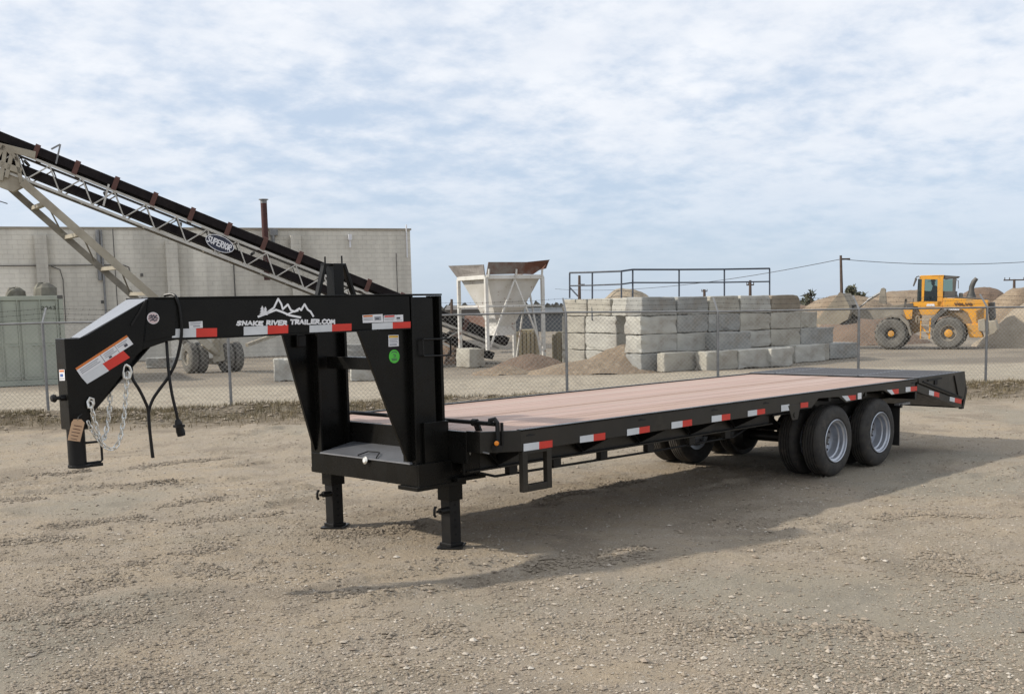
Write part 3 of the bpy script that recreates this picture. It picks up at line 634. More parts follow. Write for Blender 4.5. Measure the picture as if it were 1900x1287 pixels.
for x in (6.45, 7.535):
    for side in (1, -1):
        y_out = .03 if side == 1 else 2.56
        for k in (0, 1): wheel_parts(x, y_out+side*k*.325, side)
    mb = MB(); mb.tube([(x, .3, .427), (x, 2.29, .427)], .065, 16); mb.lathe([(0, 0), (.16, .0), (.2, .08), (.2, .12), (.16, .2), (0, .2)], (x-.05, 1.2, .43), (0, 1, 0), 16); P(mb, 'axle', BLACKM, smooth=True)
    for yy in (.7, 1.89):
        mb = MB(); mb.tube([(x-.4, yy, .72), (x-.2, yy, .58), (x, yy, .53), (x+.2, yy, .58), (x+.4, yy, .72)], .03, 6); mb.bb(x-.45, x-.38, yy-.05, yy+.05, .65, .8); P(mb, 'leaf_spring', BLACKM)
# mud flaps
for y0 in (.06, 1.93):
    mb = MB(); mb.bb(8.10, 8.112, y0, y0+.6, .2, .70); P(mb, 'mud_flap', mat('flap_rubber', (.018, .017, .016), .75))
    mb = MB(); mb.bb(8.07, 8.12, y0-.03, y0+.62, .69, .74); P(mb, 'flap_bracket', BLACKM)
    mb = MB(); mb.bb(8.05, 8.35, y0-.02, y0+.05, .72, .745); P(mb, 'flap_arm', GALV)
# rear ramps folded flat over the dovetail
for y0, y1 in ((.006, .84), (.865, 2.14), (2.165, 2.584)):
    mb = MB(); mb.bb(8.475, 9.90, y0, y1, 1.045, 1.06); r_ = P(mb, 'ramp_panel', TREAD, .002)
    mb = MB()
    for k in range(13): mb.bb(8.55+k*.103, 8.562+k*.103, y0+.03, y1-.03, 1.0602, 1.066)
    mb.build('tread_bar', TREAD, r_)
mb = MB(); mb.bb(8.462, 8.476, .0, 2.59, 1.0, 1.05); P(mb, 'ramp_hinge', BLACKM)
for y0, s_ in ((0, 1), (2.59, -1)):
    mb = MB(); mb.prism([(8.50, y0, 1.045), (9.90, y0, 1.062), (9.985, y0, .80), (9.86, y0, .66), (8.50, y0, .985)], (0, s_*.02, 0)); P(mb, 'ramp_side_plate', BLACKREFL, .003)
    mb = MB(); mb.prism([(8.45, y0-s_*.003, .968), (8.45, y0-s_*.003, .875), (9.82, y0-s_*.003, .555), (9.82, y0-s_*.003, .64)], (0, s_*.06, 0)); P(mb, 'dovetail_rail', BLACKREFL, .003)
    mb = MB(); mb.prism([(9.825, y0-s_*.004, .54), (9.89, y0-s_*.004, .54), (9.99, y0-s_*.004, .78), (9.96, y0-s_*.004, .86), (9.9, y0-s_*.004, .7)], (0, s_*.05, 0)); P(mb, 'tail_plate', BLACKM, .002)
    mb = MB(); mb.tube([(9.55, y0-s_*.008, 1.02), (9.68, y0-s_*.008, .75)], .008, 6); P(mb, 'ramp_strap', BLACKM)
    mb = MB()
    mb.beam((8.62, y0-s_*.006, .995), (9.82, y0-s_*.006, .70), .012, .02); mb.beam((8.75, y0-s_*.01, 1.0), (9.15, y0-s_*.01, 1.01), .012, .02); mb.bb(8.95, 9.03, y0-.012, y0+.012, .93, 1.0); P(mb, 'hinge_arm', mat('grease_black', (.004, .004, .004), .7))
for yy in (.022, 2.55):
    mb = MB(); mb.prism([(8.46, yy, .86), (9.85, yy, .57), (9.87, yy, .74), (8.46, yy, 1.03)], (0, .012, 0)); P(mb, 'dovetail_web', BLACKM)
mb = MB(); mb.prism([(8.5, .03, .86), (9.85, .03, .56), (9.85, 2.56, .56), (8.5, 2.56, .86)], (0, 0, .03)); P(mb, 'dovetail_floor', BLACKM)
mb = MB(); mb.bb(9.84, 9.88, .02, 2.57, .55, .66); P(mb, 'bumper', BLACKM, .003)
for X_ in (1.28, 2.78, 3.95, 4.9, 8.35):     # stake slots, dark under the cap
    mb = MB(); mb.bb(X_-.05, X_+.05, -.0035, .001, .985, .997); mb.bb(X_-.025, X_+.0, -.0035, .001, .997, 1.004); P(mb, 'stake_slot', mat('grease_black', (.004, .004, .004), .7))
# winch rod with its crank and marker lamp in front of the deck
ZR = 1.108
mb = MB(); mb.tube([(.95, 2.2, ZR), (.95, .08, ZR)], .019, 12); wr = P(mb, 'ratchet_bar', BLACKM, smooth=True)
mb = MB(); mb.tube([(.95, .36, ZR), (.95, .31, ZR)], .032, 12); mb.prism([(.955, .37, 1.10), (.955, .30, 1.10), (1.0, .28, .95), (1.0, .34, .95)], (.02, 0, 0)); P(mb, 'bar_bracket', BLACKM)
mb = MB(); mb.tube([(.93, .13, 1.11), (.93, .13, 1.14), (.95, .09, 1.15), (.95, .06, 1.12), (.95, .06, .89)], .02, 8); mb.tube([(.99, .05, 1.12), (.99, .05, .92)], .014, 8); mb.bb(.92, .98, .04, .1, .88, .93); P(mb, 'bar_crank', BLACKM, smooth=True)
mb = MB(); mb.tube([(.9, .32, .93), (.9, .36, .84), (.88, .45, .78)], .012, 8); mb.tube([(.9, .36, .88), (.9, .12, .865)], .008, 8); P(mb, 'bar_linkage', GALV, smooth=True)
lp = onp(921, 822, (0, .04, 0), (0, 1, 0)); mb = MB(); mb.lathe([(.02, 0), (.02, .01), (.014, .018), (0, .02)], (lp.x, .04, lp.z), (-.5, -1, 0), 14); P(mb, 'marker_lamp', AMBER, smooth=True)

# reflective strips and stickers
def refl(pts, p0, n, split=.53, parent=T, th=.0015):
    """pts: TL, TR, BR, BL in the photo"""
    q_ = [onp(u, v, p0, n) for u, v in pts]; n_ = Vector(n).normalized()
    if n_.dot(CAM-q_[0]) < 0: n_ = -n_
    q_ = [x+n_*.0025 for x in q_]; a = q_[0].lerp(q_[1], split); b = q_[3].lerp(q_[2], split)
    w_ = MB().prism([q_[0], a, b, q_[3]], n_*th).build('reflector', WHITE, parent)
    MB().prism([a, q_[1], q_[2], b], n_*th).build('red_half', RED, w_)
p0n, nn = NFACE
for (u0, u1, v0, v1, dv) in ((319, 402.5, 610, 609, 16.5), (452, 534.5, 606, 603, 16), (574, 652, 603.5, 600.5, 15.5), (690, 761.5, 599.5, 597, 14)):
    refl([(u0, v0), (u1, v1-.6), (u1, v1+dv-1.2), (u0, v0+dv)], p0n+nn*.002, nn)
for pts in ([(971, 823), (1024.5, 816), (1024.5, 829), (971, 837)], [(1075.5, 809), (1122.5, 802), (1122.5, 815), (1075.5, 821)], [(1163, 796), (1205, 789.5), (1205, 801), (1163, 808)],
            [(1245.5, 783), (1283.5, 777.5), (1283.5, 789), (1245.5, 795)], [(1320, 771.5), (1354.5, 767), (1354.5, 778), (1320, 783)], [(1387, 762), (1419, 757.5), (1419, 767), (1387, 772.5)]):
    refl(pts, (0, -.001, 0), (0, -1, 0))
def pdec(name, pts, m_, p0=(0, -.001, 0), n=(0, -1, 0), off=.0025, parent=T):
    n_ = Vector(n).normalized(); n_ = -n_ if n_.dot(CAM-Vector(p0)) < 0 else n_
    q_ = [onp(u, v, p0, n)+n_*off for u, v in pts]; return MB().prism(q_, n_*.001).build(name, m_, parent)
pdec('reflector', [(1449, 751.5), (1464, 749.5), (1464, 761), (1449, 763)], WHITE)
pdec('reflector', [(1484.5, 747), (1498.5, 745.5), (1498.5, 755), (1484.5, 756.5)], RED, off=.006)
for pts in ([(1561.5, 734.5), (1587.5, 732.5), (1587.5, 741), (1570, 743.5)], [(1645, 723.5), (1667, 721), (1667, 729.5), (1653.5, 731.5)], [(1680, 718), (1701, 716.2), (1701, 724.5), (1680, 727)]): refl(pts, (0, -.001, 0), (0, -1, 0), .42)
refl([(1723.5, 723.5), (1742.5, 728.5), (1742, 737), (1723, 732)], (0, -.004, 0), (0, -1, 0), .48); refl([(1762, 735.5), (1784, 740.5), (1783, 749), (1761.5, 743.5)], (0, -.004, 0), (0, -1, 0), .42)
s_ = pdec('sticker', [(1591, 729), (1598, 728), (1598, 739.5), (1591, 740.5)], PAPER); tag(s_, 'small white sticker between the wheel arches')
# slope sticker and strip
def strip_on(pts, fr, m_, name, p0, n, parent, off): # sub-rectangle of a photo quad by fractions x0,x1,y0,y1
    A_, B_, C_, D_ = [Vector((u, v)) for u, v in pts]
    g_ = lambda x, y: tuple(A_.lerp(B_, x).lerp(D_.lerp(C_, x), y))
    x0, x1, y0, y1 = fr; return pdec(name, [g_(x0, y0), g_(x1, y0), g_(x1, y1), g_(x0, y1)], m_, p0, n, off, parent)
SQ = [(139.5, 683), (234.5, 621.5), (247, 638), (151, 700)]
SP = SLP0+SLN*.001
st = strip_on(SQ, (0, 1, 0, 1), PAPER, 'warning_sticker', SP, SLN, T, .003)
strip_on(SQ, (0, 1, 0, .2), ORANGE, 'orange_band', SP, SLN, st, .0045)
for k, (x0, x1, y0, y1) in enumerate(((.04, .4, .35, .42), (.04, .36, .52, .58), (.04, .4, .68, .74), (.5, .7, .34, .4), (.5, .68, .5, .56), (.5, .72, .66, .72), (.76, .95, .34, .4), (.76, .92, .5, .56), (.86, .92, .62, .85), (.55, .6, .78, .95), (.455, .462, .22, .98), (.735, .74, .22, .98))):
    strip_on(SQ, (x0, x1, y0, y1), GREYINK if k < 8 else INK, 'printed_line', SP, SLN, st, .0045)
refl([(150, 699), (228, 650), (241, 663), (161.5, 712)], SP, SLN, .5)
pdec('reflector', [(150, 699), (189, 675), (201.5, 688), (161.5, 712)], WHITE, SP, SLN, .0045)
RS = [(272.5, 581.5), (295.5, 598.5)]
def disc_on(name, u, v, ru, m_, p0, n, parent, off=.003, nn_=28):
    n_ = Vector(n).normalized(); n_ = -n_ if n_.dot(CAM-Vector(p0)) < 0 else n_
    c_ = onp(u, v, p0, n); r_ = (onp(u, v-ru, p0, n)-c_).length; zx = Vector((0, 0, 1)); yx = n_.cross(zx).normalized()
    mb = MB(); mb.prism([c_+n_*off+(yx*math.cos(6.2832*i/nn_)+zx*math.sin(6.2832*i/nn_))*r_ for i in range(nn_)], n_*.0012); return mb.build(name, m_, parent), c_+n_*(off+.0013), r_, yx, n_
PK = mat('sticker_pink', (.58, .45, .45), .5)
SPP = NFACE[0]+NFACE[1]*.009
dz_, c_, r_, yx, n_ = disc_on('round_sticker', 284, 590, 11, PAPER, SPP, NFACE[1], T); tag(dz_, 'round pink and white sticker on the neck bend')
disc_on('sticker_face', 284, 590, 10, PK, SPP, NFACE[1], dz_, .0045)
mb = MB(); sg = [[(-.6, .3), (-.3, .5), (-.2, .2), (.1, .5), (.2, .2), (.6, .45)], [(-.7, -.05), (-.3, .1), (0, -.1), (.4, .1), (.7, -.05)], [(-.5, -.4), (-.1, -.25), (.2, -.45), (.55, -.3)]]
strokes(mb, sg, c_+n_*.003, yx*-r_ if yx.dot(RT) < 0 else yx*r_, Vector((0, 0, r_)), n_, .008, .001); mb.build('sticker_script', INK, dz_)
gs, c_, r_, yx, n_ = disc_on('round_sticker', 731, 661, 12.5, GREEN, (0, YB+.064, 0), (0, 1, 0), T); tag(gs, 'round bright green inspection sticker on the near gusset')
mb = MB(); strokes(mb, [[(-.2, .3), (.15, .25), (.2, 0), (-.05, -.05)], [(-.5, .55), (-.2, .7), (.2, .7), (.5, .55)], [(-.5, -.35), (.5, -.35)], [(-.4, -.55), (.4, -.55)]], c_, Vector((r_, 0, 0)), Vector((0, 0, r_)), n_, .006, .001); mb.build('sticker_print', INK, gs)
def label_px(name, pts, bands, p0, n, lab=None):
    s_ = strip_on(pts, (0, 1, 0, 1), PAPER, name, p0, n, T, .003)
    if lab: tag(s_, lab)
    for fr, mm in bands: strip_on(pts, fr, mm, 'print', p0, n, s_, .0045)
GP = (0, YB+.064, 0)
label_px('caution_sticker', [(720, 621.5), (739, 621), (739.5, 642), (720.5, 643)], [((.06, .94, .05, .24), YELL), ((.1, .9, .34, .4), GREYINK), ((.1, .85, .48, .54), GREYINK), ((.1, .9, .62, .68), GREYINK), ((.1, .8, .78, .9), GREYINK)], GP, (0, 1, 0))
NP = NFACE[0]+NFACE[1]*.002
label_px('warning_sticker', [(672, 584.5), (709.5, 582.5), (711, 597.5), (673, 599)], [((.04, .5, .06, .26), ORANGE), ((.04, .5, .4, .48), GREYINK), ((.04, .5, .6, .68), GREYINK), ((.58, .9, .25, .75), GREYINK), ((.62, .8, .45, .62), INK)], NP, NFACE[1])
label_px('warning_sticker', [(711.5, 585), (747.5, 583.5), (748, 596.5), (711.5, 597.5)], [((.04, .55, .06, .28), RED), ((.04, .55, .42, .5), GREYINK), ((.04, .5, .65, .72), GREYINK), ((.66, .84, .35, .6), INK), ((.66, .92, .75, .82), GREYINK)], NP, NFACE[1])
label_px('serial_sticker', [(350, 597), (375.5, 595.5), (376, 608), (351, 609.5)], [((.1, .9, .15, .25), GREYINK), ((.1, .8, .4, .48), GREYINK), ((.3, .8, .62, .8), GREYINK)], NP, NFACE[1])
label_px('warning_sticker', [(110.5, 685.5), (120.5, 685), (121.5, 705.5), (111.5, 706)], [((.1, .9, .05, .22), ORANGE), ((.2, .7, .4, .65), mat('ink_blue', (.05, .12, .35), .5)), ((.1, .9, .78, .86), GREYINK)], (-2.118, CY, 0), (1, 0, 0))
# logo: mountain outline, pines and the lettering, on the near neck beam
n_ = NFACE[1]; LZ = Vector((0, 0, 1)); lo = onp(400, 640, NP, n_)+n_*.003
def L2(u, v): return onp(u, v, NP, n_)+n_*.003
mb = MB()
def zs(x, y): return (400+x/3.8, 480+y/3.8)
for ln, wd in (([(300, 408), (360, 385), (425, 360), (470, 375), (520, 398), (597, 413)], .016), ([(372, 372), (410, 345), (440, 282), (462, 318), (473, 355), (508, 322), (530, 362), (555, 372), (590, 350), (602, 362), (626, 320), (648, 358), (668, 372), (688, 405)], .0145),
              ([(500, 395), (540, 375), (580, 366)], .012), ([(330, 388), (360, 380), (400, 350)], .012)):
    pts_ = [L2(*zs(*p)) for p in ln]
    for i in range(len(pts_)-1):
        a, b = pts_[i], pts_[i+1]; dd = (b-a).normalized(); sdv = n_.cross(dd).normalized()*wd/2; e = dd*wd*.3
        mb.prism([a-e-sdv, b+e-sdv, b+e+sdv, a-e+sdv], n_*.001*(1+.1*i))
for cx_, h_ in ((328, 330), (350, 336)):
    for k in range(3):
        y0 = h_+k*18; mb.prism([L2(*zs(cx_, y0)), L2(*zs(cx_+12+3*k, y0+24)), L2(*zs(cx_-14-3*k, y0+26))], n_*.0013)
mb.build('mountain_logo', LOGO, T)
mb = MB()
def words(mb, st, xa, xb, yb_, yt):   # zoom coordinates of baseline start, end
    o_ = L2(*zs(xa, yb_)); e_ = L2(*zs(xb, yb_)); tp = L2(*zs(xa, yt)); tot = sum((.35 if c in ' .' else .4 if c == 'I' else 1)+.2 for c in st)-.2
    text(mb, st, o_, (e_-o_)/tot, tp-o_, n_, .0115, .001, .2, .09)
for wd_ in (('SNAKE', 148, 332, 466, 440), ('RIVER', 358, 500, 463, 436), ('TRAILER.COM', 528, 838, 458, 430)):
    mb = MB(); words(mb, *wd_); mb.build('lettering', LOGO, T)

# cable, chains, tag: hang from the trailer, top-level
def hang(name, label, cat, pts_uv, m_, r_, smooth=7):
    pts = [onp(u, v, (xx, yy, 0), (dx_, dy_, 0)) for u, v, xx, yy, dx_, dy_ in pts_uv]
    return pts
def catmull(P_, k=6):
    P_ = [Vector(p) for p in P_]; out = []
    for i in range(len(P_)-1):
        a = P_[max(i-1, 0)]; b = P_[i]; c = P_[i+1]; d_ = P_[min(i+2, len(P_)-1)]
        for j in range(k):
            t_ = j/k; out.append(.5*((2*b)+(c-a)*t_+(2*a-5*b+4*c-d_)*t_*t_+(3*b-a-3*c+d_)*t_**3))
    out.append(P_[-1]); return out
def onface(u, v, off): return onp(u, v, NFACE[0]+NFACE[1]*off, NFACE[1])
pc = thing('power_cable', 'black trailer light cable with a plug, looped over the gooseneck', 'cable', onface(330, 770, .05))
pts = [onface(u, v, o_) for u, v, o_ in ((309, 634, -.04), (310, 650, -.02), (313, 690, .0), (319, 730, .02), (327, 765, .03), (330, 780, .03))]
mb = MB(); mb.tube(catmull(pts), .0115, 8); mb.build('cable', BLACKM, pc, smooth=True)
pts = [onface(u, v, o_) for u, v, o_ in ((305, 548, -.08), (318, 546, -.03), (327, 552, .02), (334, 575, .03), (337, 605, .03), (335, 635, .02), (326, 672, .0), (312, 700, -.02), (296, 722, -.03), (283, 742, -.04), (276, 765, -.04), (277, 790, -.03), (281, 825, -.03), (284, 849, -.03))]
mb = MB(); mb.tube(catmull(pts), .0115, 8); mb.build('cable', BLACKM, pc, smooth=True)
pts = [onface(u, v, o_) for u, v, o_ in ((233, 674, -.1), (243, 680, -.06), (246, 702, -.02), (258, 722, -.02), (268, 742, -.02), (275, 762, -.03), (278, 800, -.02), (283, 848, -.02))]
mb = MB(); mb.tube(catmull(pts), .0115, 8); mb.build('cable', BLACKM, pc, smooth=True)
a = onface(329, 778, .03); b = onface(337, 808, .03); dd = (b-a).normalized()
mb = MB(); mb.tube([a, a+dd*.035, a+dd*.045, a+dd*.09, b], [.018, .03, .026, .033, .03], 12); mb.box(a+dd*.05, (.07, .05, .02)); mb.build('plug', BLACKM, pc, smooth=True)
def chain(label, P_, nm='safety_chain', L_=.052):
    P_ = catmull(P_, 12); root = thing(nm, label, 'chain', tuple(P_[0]), 0, 'safety chains on the gooseneck')
    ds = [0]
    for i in range(1, len(P_)): ds.append(ds[-1]+(P_[i]-P_[i-1]).length)
    step = L_*.72; n = int(ds[-1]/step); base = None
    for k in range(n):
        s_ = (k+.5)*step; i = max(j for j in range(len(ds)) if ds[j] <= s_); i = min(i, len(P_)-2); tt = (s_-ds[i])/max(1e-6, ds[i+1]-ds[i]); c_ = P_[i].lerp(P_[i+1], tt); d_ = (P_[i+1]-P_[i]).normalized()
        if base is None:
            mb = MB(); ring = [(math.cos(a)*.011+0, 0, math.sin(a)*.011+(L_/2-.014)*(1 if math.sin(a) > 0 else -1)) for a in [2*math.pi*j/14+.01 for j in range(14)]]
            mb.tube([(x*1.25, y, z) for x, y, z in ring], .0055, 6, closed=True); base = mb.build('link', ZINC, None, smooth=True); o = base
        else: o = base.copy(); COL.objects.link(o)
        o.parent = root; q_ = d_.to_track_quat('Z', 'X').to_matrix().to_4x4() @ Matrix.Rotation(R(90*(k % 2)+45), 4, 'Z')
        mw = Matrix.Translation(c_) @ q_; o.matrix_local = WM[root].inverted() @ mw
    return root
SF = lambda u, v, off=.0: onp(u, v, SLP0+SLN*(off), SLN)
c1 = chain('silver safety chain hanging in the larger loop from the hook under the neck', [SF(237, 690), SF(234, 730), SF(230, 775), SF(222, 815), SF(210, 832), SF(193, 827), SF(172, 800), SF(160, 775)])
c2 = chain('silver safety chain hanging in the smaller loop beside the coupler', [SF(168, 745, .03), SF(174, 775, .03), SF(182, 800, .03), SF(189, 818, .03), SF(197, 800, -.05), SF(203, 760, -.06), SF(205, 725, -.07), SF(206, 705, -.08)])
mb = MB(); mb.tube([SF(u, v, .01) for u, v in ((233, 676), (240, 680), (244, 690), (241, 700), (235, 703), (230, 700), (229, 690))], .010, 8); mb.tube([SF(u, v, .01) for u, v in ((229, 690), (230, 682), (233, 676))], .006, 8); hk = mb.build('chain_hook', ZINC, T, smooth=True)
mb = MB(); mb.tube([SF(u, v, .03) for u, v in ((163, 745), (167, 738), (173, 740), (174, 748), (170, 757), (164, 756))], .010, 8, closed=True); mb.build('chain_hook', ZINC, T, smooth=True)
tg = thing('paper_tag', 'buff cardboard tag wired to the coupler of the black trailer', 'tag', SF(140, 778, .06))
TP0 = SLP0+SLN*.06
mb = MB(); mb.prism([onp(u, v, TP0, SLN) for u, v in ((133, 783), (137, 777.5), (151, 777.5), (157, 784), (148.5, 819), (125.5, 816))], SLN*.002); mb.build('card', TAN, tg)
mb = MB()
for k, (a_, b_) in enumerate(((137, 152), (135, 150), (133, 150), (132, 148), (131, 147))): mb.prism([onp(u, v, TP0+SLN*.0022, SLN) for u, v in ((a_, 788+k*6), (b_-k, 790.5+k*6), (b_-k, 792+k*6), (a_, 789.5+k*6))], SLN*.0006)
mb.build('handwriting', RUST, tg)
mb = MB(); mb.tube([SF(144, 780, .062), SF(146, 772, .05), SF(152, 768, .02)], .003, 6); mb.build('tie_wire', WIREM, tg)

# ================================================================== CHAIN-LINK FENCE
def on_line(u, p, d):      # point of the vertical plane (p, d) under photo column u, at ground level
    n = Vector((-d.y, d.x, 0)); a = onp(u, 650, p, n); return Vector((a.x, a.y, 0))
fence = thing('chain_link_fence', 'galvanised chain link fence with barbed wire crossing behind the trailer', 'fence', tuple(FA))
TOPH = 1.83
posts_u = [-190, 82, 424, 757, 1051, 1332, 1593, 1830, 2050]
PB = [on_line(u, FA, FD) for u in posts_u]
PB = [Vector((p.x, p.y, gz(p.x, p.y)*.6)) for p in PB]
toCam = -FN
for p, u in zip(PB, posts_u): p.z -= {1593: .03, 1830: .07, 2050: .08}.get(u, 0)
for p, u in zip(PB, posts_u):
    mb = MB(); mb.tube([p-Vector((0, 0, .1)), p+Vector((0, 0, TOPH))], .03, 8)
    a0 = p+Vector((0, 0, TOPH)); sd2 = -toCam*.33+Vector((0, 0, .30))
    mb.beam(a0, a0+sd2+FD*.0, .035, .02); mb.build('post', GALV, fence, smooth=True)
for i in range(len(PB)-1):
    a, b = PB[i], PB[i+1]; up = Vector((0, 0, TOPH))
    mb = MB(); mb.tube([a+up, b+up], .021, 8); mb.build('top_rail', GALV, fence, smooth=True)
    for k in range(3):
        o_ = (-toCam*.33+Vector((0, 0, .30)))*((k+1)/3-.02)+up
        pts = [a.lerp(b, t_/6)+o_-Vector((0, 0, .05*(1-(t_/3-1)**2))) for t_ in range(7)]
        mb = MB(); mb.tube(pts, .003, 3)
        L = (b-a).length
        for j in range(int(L/.13)):
            s_ = (j+.5)*.13/L; c_ = a.lerp(b, s_)+o_-Vector((0, 0, .05*(1-(s_*2-1)**2))); mb.beam(c_-Vector((.005, 0, .016)), c_+Vector((.005, 0, .016)), .004, .004)
        mb.build('barbed_wire', WIREM, fence)
    # woven wire, two families of slanting strands
    d = (b-a); L = d.length; d.normalize(); H_ = TOPH-.02; vs = []; fs = []; sp = .095; rw = .0027
    z0 = min(a.z, b.z)+.03
    for fam in (1, -1):
        x = -H_
        while x < L+H_:
            xa, xb = (x, x+H_) if fam == 1 else (x, x-H_)
            za, zb = 0.0, H_
            def clip(xx0, xx1, z0_, z1_):
                s0, s1 = 0., 1.
                for lim, sg_ in ((0, 1), (L, -1)):
                    f0 = (xx0-lim)*sg_; f1 = (xx1-lim)*sg_
                    if f0 < 0 and f1 < 0: return None
                    if f0 < 0: s0 = max(s0, f0/(f0-f1))
                    if f1 < 0: s1 = min(s1, f0/(f0-f1))
                return (s0, s1) if s1 > s0 else None
            c_ = clip(xa, xb, za, zb)
            if c_:
                P0 = a+d*(xa+(xb-xa)*c_[0]); P1 = a+d*(xa+(xb-xa)*c_[1]); P0.z = z0+H_*c_[0]; P1.z = z0+H_*c_[1]
                e = (P1-P0).normalized(); s1_ = FN*rw; s2_ = e.cross(FN)*rw; k = len(vs)
                off = FN*(.003*fam)
                for q_ in (P0, P1):
                    for w_ in (s1_, -s1_*.5+s2_*.87, -s1_*.5-s2_*.87): vs.append(tuple(WM[fence].inverted() @ (q_+w_+off)))
                fs += [(k, k+1, k+4, k+3), (k+1, k+2, k+5, k+4), (k+2, k, k+3, k+5)]
            x += sp
    o = np_mesh('woven_wire', np.array(vs), np.array(fs), mat('wire_mesh', (.46, .44, .4), .5, metal=.3), False); o.parent = fence; o['kind'] = 'stuff'

# ================================================================== BLOCK BUILDING
def cmu_mat():
    M = bpy.data.materials.new('painted_block_wall'); M.use_nodes = True; tt = M.node_tree; b = tt.nodes['Principled BSDF']; b.inputs['Roughness'].default_value = .9
    co = tt.nodes.new('ShaderNodeTexCoord'); br = tt.nodes.new('ShaderNodeTexBrick'); mp = tt.nodes.new('ShaderNodeMapping'); mp.inputs['Rotation'].default_value = (R(90), 0, 0)
    tt.links.new(co.outputs['Object'], mp.inputs[0]); tt.links.new(mp.outputs[0], br.inputs['Vector'])
    for k, v in (('Scale', 1), ('Mortar Size', .012), ('Brick Width', .42), ('Row Height', .21), ('Mortar Smooth', .3)): br.inputs[k].default_value = v
    br.inputs['Color1'].default_value = (.73, .69, .6, 1); br.inputs['Color2'].default_value = (.7, .66, .575, 1); br.inputs['Mortar'].default_value = (.65, .61, .53, 1)
    n = tt.nodes.new('ShaderNodeTexNoise'); n.inputs['Scale'].default_value = .35; n.inputs['Detail'].default_value = 6; n.inputs['Roughness'].default_value = .65
    m2 = tt.nodes.new('ShaderNodeMapping'); m2.inputs['Scale'].default_value = (1, 1, .5); tt.links.new(co.outputs['Object'], m2.inputs[0]); tt.links.new(m2.outputs[0], n.inputs['Vector'])
    r_ = tt.nodes.new('ShaderNodeMapRange'); r_.inputs['From Min'].default_value = .35; r_.inputs['From Max'].default_value = .7; r_.inputs['To Min'].default_value = .78; r_.inputs['To Max'].default_value = 1.12; tt.links.new(n.outputs[0], r_.inputs['Value'])
    n2w = tt.nodes.new('ShaderNodeTexNoise'); n2w.inputs['Scale'].default_value = 1.3; n2w.inputs['Detail'].default_value = 5
    m3 = tt.nodes.new('ShaderNodeMapping'); m3.inputs['Scale'].default_value = (1, 1, .08); tt.links.new(co.outputs['Object'], m3.inputs[0]); tt.links.new(m3.outputs[0], n2w.inputs['Vector'])
    r2 = tt.nodes.new('ShaderNodeMapRange'); r2.inputs['From Min'].default_value = .35; r2.inputs['From Max'].default_value = .62; r2.inputs['To Min'].default_value = .8; r2.inputs['To Max'].default_value = 1.04; tt.links.new(n2w.outputs[0], r2.inputs['Value'])
    mu = tt.nodes.new('ShaderNodeMath'); mu.operation = 'MULTIPLY'; tt.links.new(r_.outputs[0], mu.inputs[0]); tt.links.new(r2.outputs[0], mu.inputs[1]); r_ = mu
    mx_ = tt.nodes.new('ShaderNodeMix'); mx_.data_type = 'RGBA'; mx_.blend_type = 'MULTIPLY'; mx_.inputs['Factor'].default_value = 1
    tt.links.new(br.outputs['Color'], mx_.inputs['A']); tt.links.new(r_.outputs[0], mx_.inputs['B']); tt.links.new(mx_.outputs['Result'], b.inputs['Base Color'])
    bu = tt.nodes.new('ShaderNodeBump'); bu.inputs['Strength'].default_value = .6; bu.inputs['Distance'].default_value = .02; bu.invert = True; tt.links.new(br.outputs['Fac'], bu.inputs['Height']); tt.links.new(bu.outputs[0], b.inputs['Normal'])
    return M
CMUM = cmu_mat()
zr = 56.5; br_ = at(765, 560, zr); bl_ = at(0, 560, 50.)
br_.z = bl_.z = 0; bd = (br_-bl_).normalized(); BL = bl_-bd*9; bn = Vector((bd.y, -bd.x, 0))   # bn faces the camera
rz_ = math.atan2(bd.y, bd.x)
bld = thing('block_building', 'long tan concrete block building with shallow piers, behind the conveyor', 'building', tuple(BL), rz_)
HB = onp(765, 424, br_, bn).z; Lb = (br_-BL).length
inv = WM[bld].inverted()
def lb(u, v): q_ = inv @ onp(u, v, br_, bn); return q_     # photo point on the facade, in the building's own frame
mb = MB(); mb.bb(0, Lb, 0, 18, -.1, HB-.08); mb.build('wall', CMUM, bld, world=False)
mb = MB(); mb.bb(-.06, Lb+.06, -.05, 18.05, HB-.085, HB); mb.build('parapet_cap', mat('cap_flashing', (.33, .29, .23), .7), bld, world=False)
for u0, u1, v_ in ((64, 86, 436), (306, 328, 447), (537, 556, 437)):
    a = lb(u0, v_); b = lb(u1, v_); mb = MB(); mb.bb(a.x, b.x, -.32, -.002, -.1, a.z); mb.build('pier', CMUM, bld, world=False)
for u, v0, v1, r_, mm in ((180, 427, 520, .09, GALV), (187, 427, 600, .05, GALV), (505, 425, 470, .08, GALV), (209, 425, 620, .02, DARKG), (433, 490, 560, .03, DARKG), (734, 470, 545, .02, DARKG)):
    a = lb(u, v0); b = lb(u, v1); mb = MB(); mb.tube([(a.x, -.12, a.z), (a.x, -.12, b.z)], r_, 8); mb.build('downpipe', mm, bld, world=False, smooth=True)
a = lb(507, 423); mb = MB(); mb.bb(a.x-.18, a.x+.18, -.2, -.01, a.z-.35, a.z-.05); mb.build('scupper_box', GALV, bld, .01, world=False)
a = lb(753, 417); b = lb(754, 478); mb = MB(); mb.tube([(a.x, -.08, a.z), (a.x, -.08, b.z)], .035, 8); mb.build('conduit', PAPER, bld, world=False, smooth=True)
a = lb(0, 493); b = lb(228, 493); mb = MB(); mb.tube([(a.x-6, -.07, a.z), (b.x, -.07, a.z), (b.x+.25, -.07, a.z-.1), (b.x+.3, -.07, a.z-.5)], .025, 6); mb.build('conduit', DARKG, bld, world=False, smooth=True)
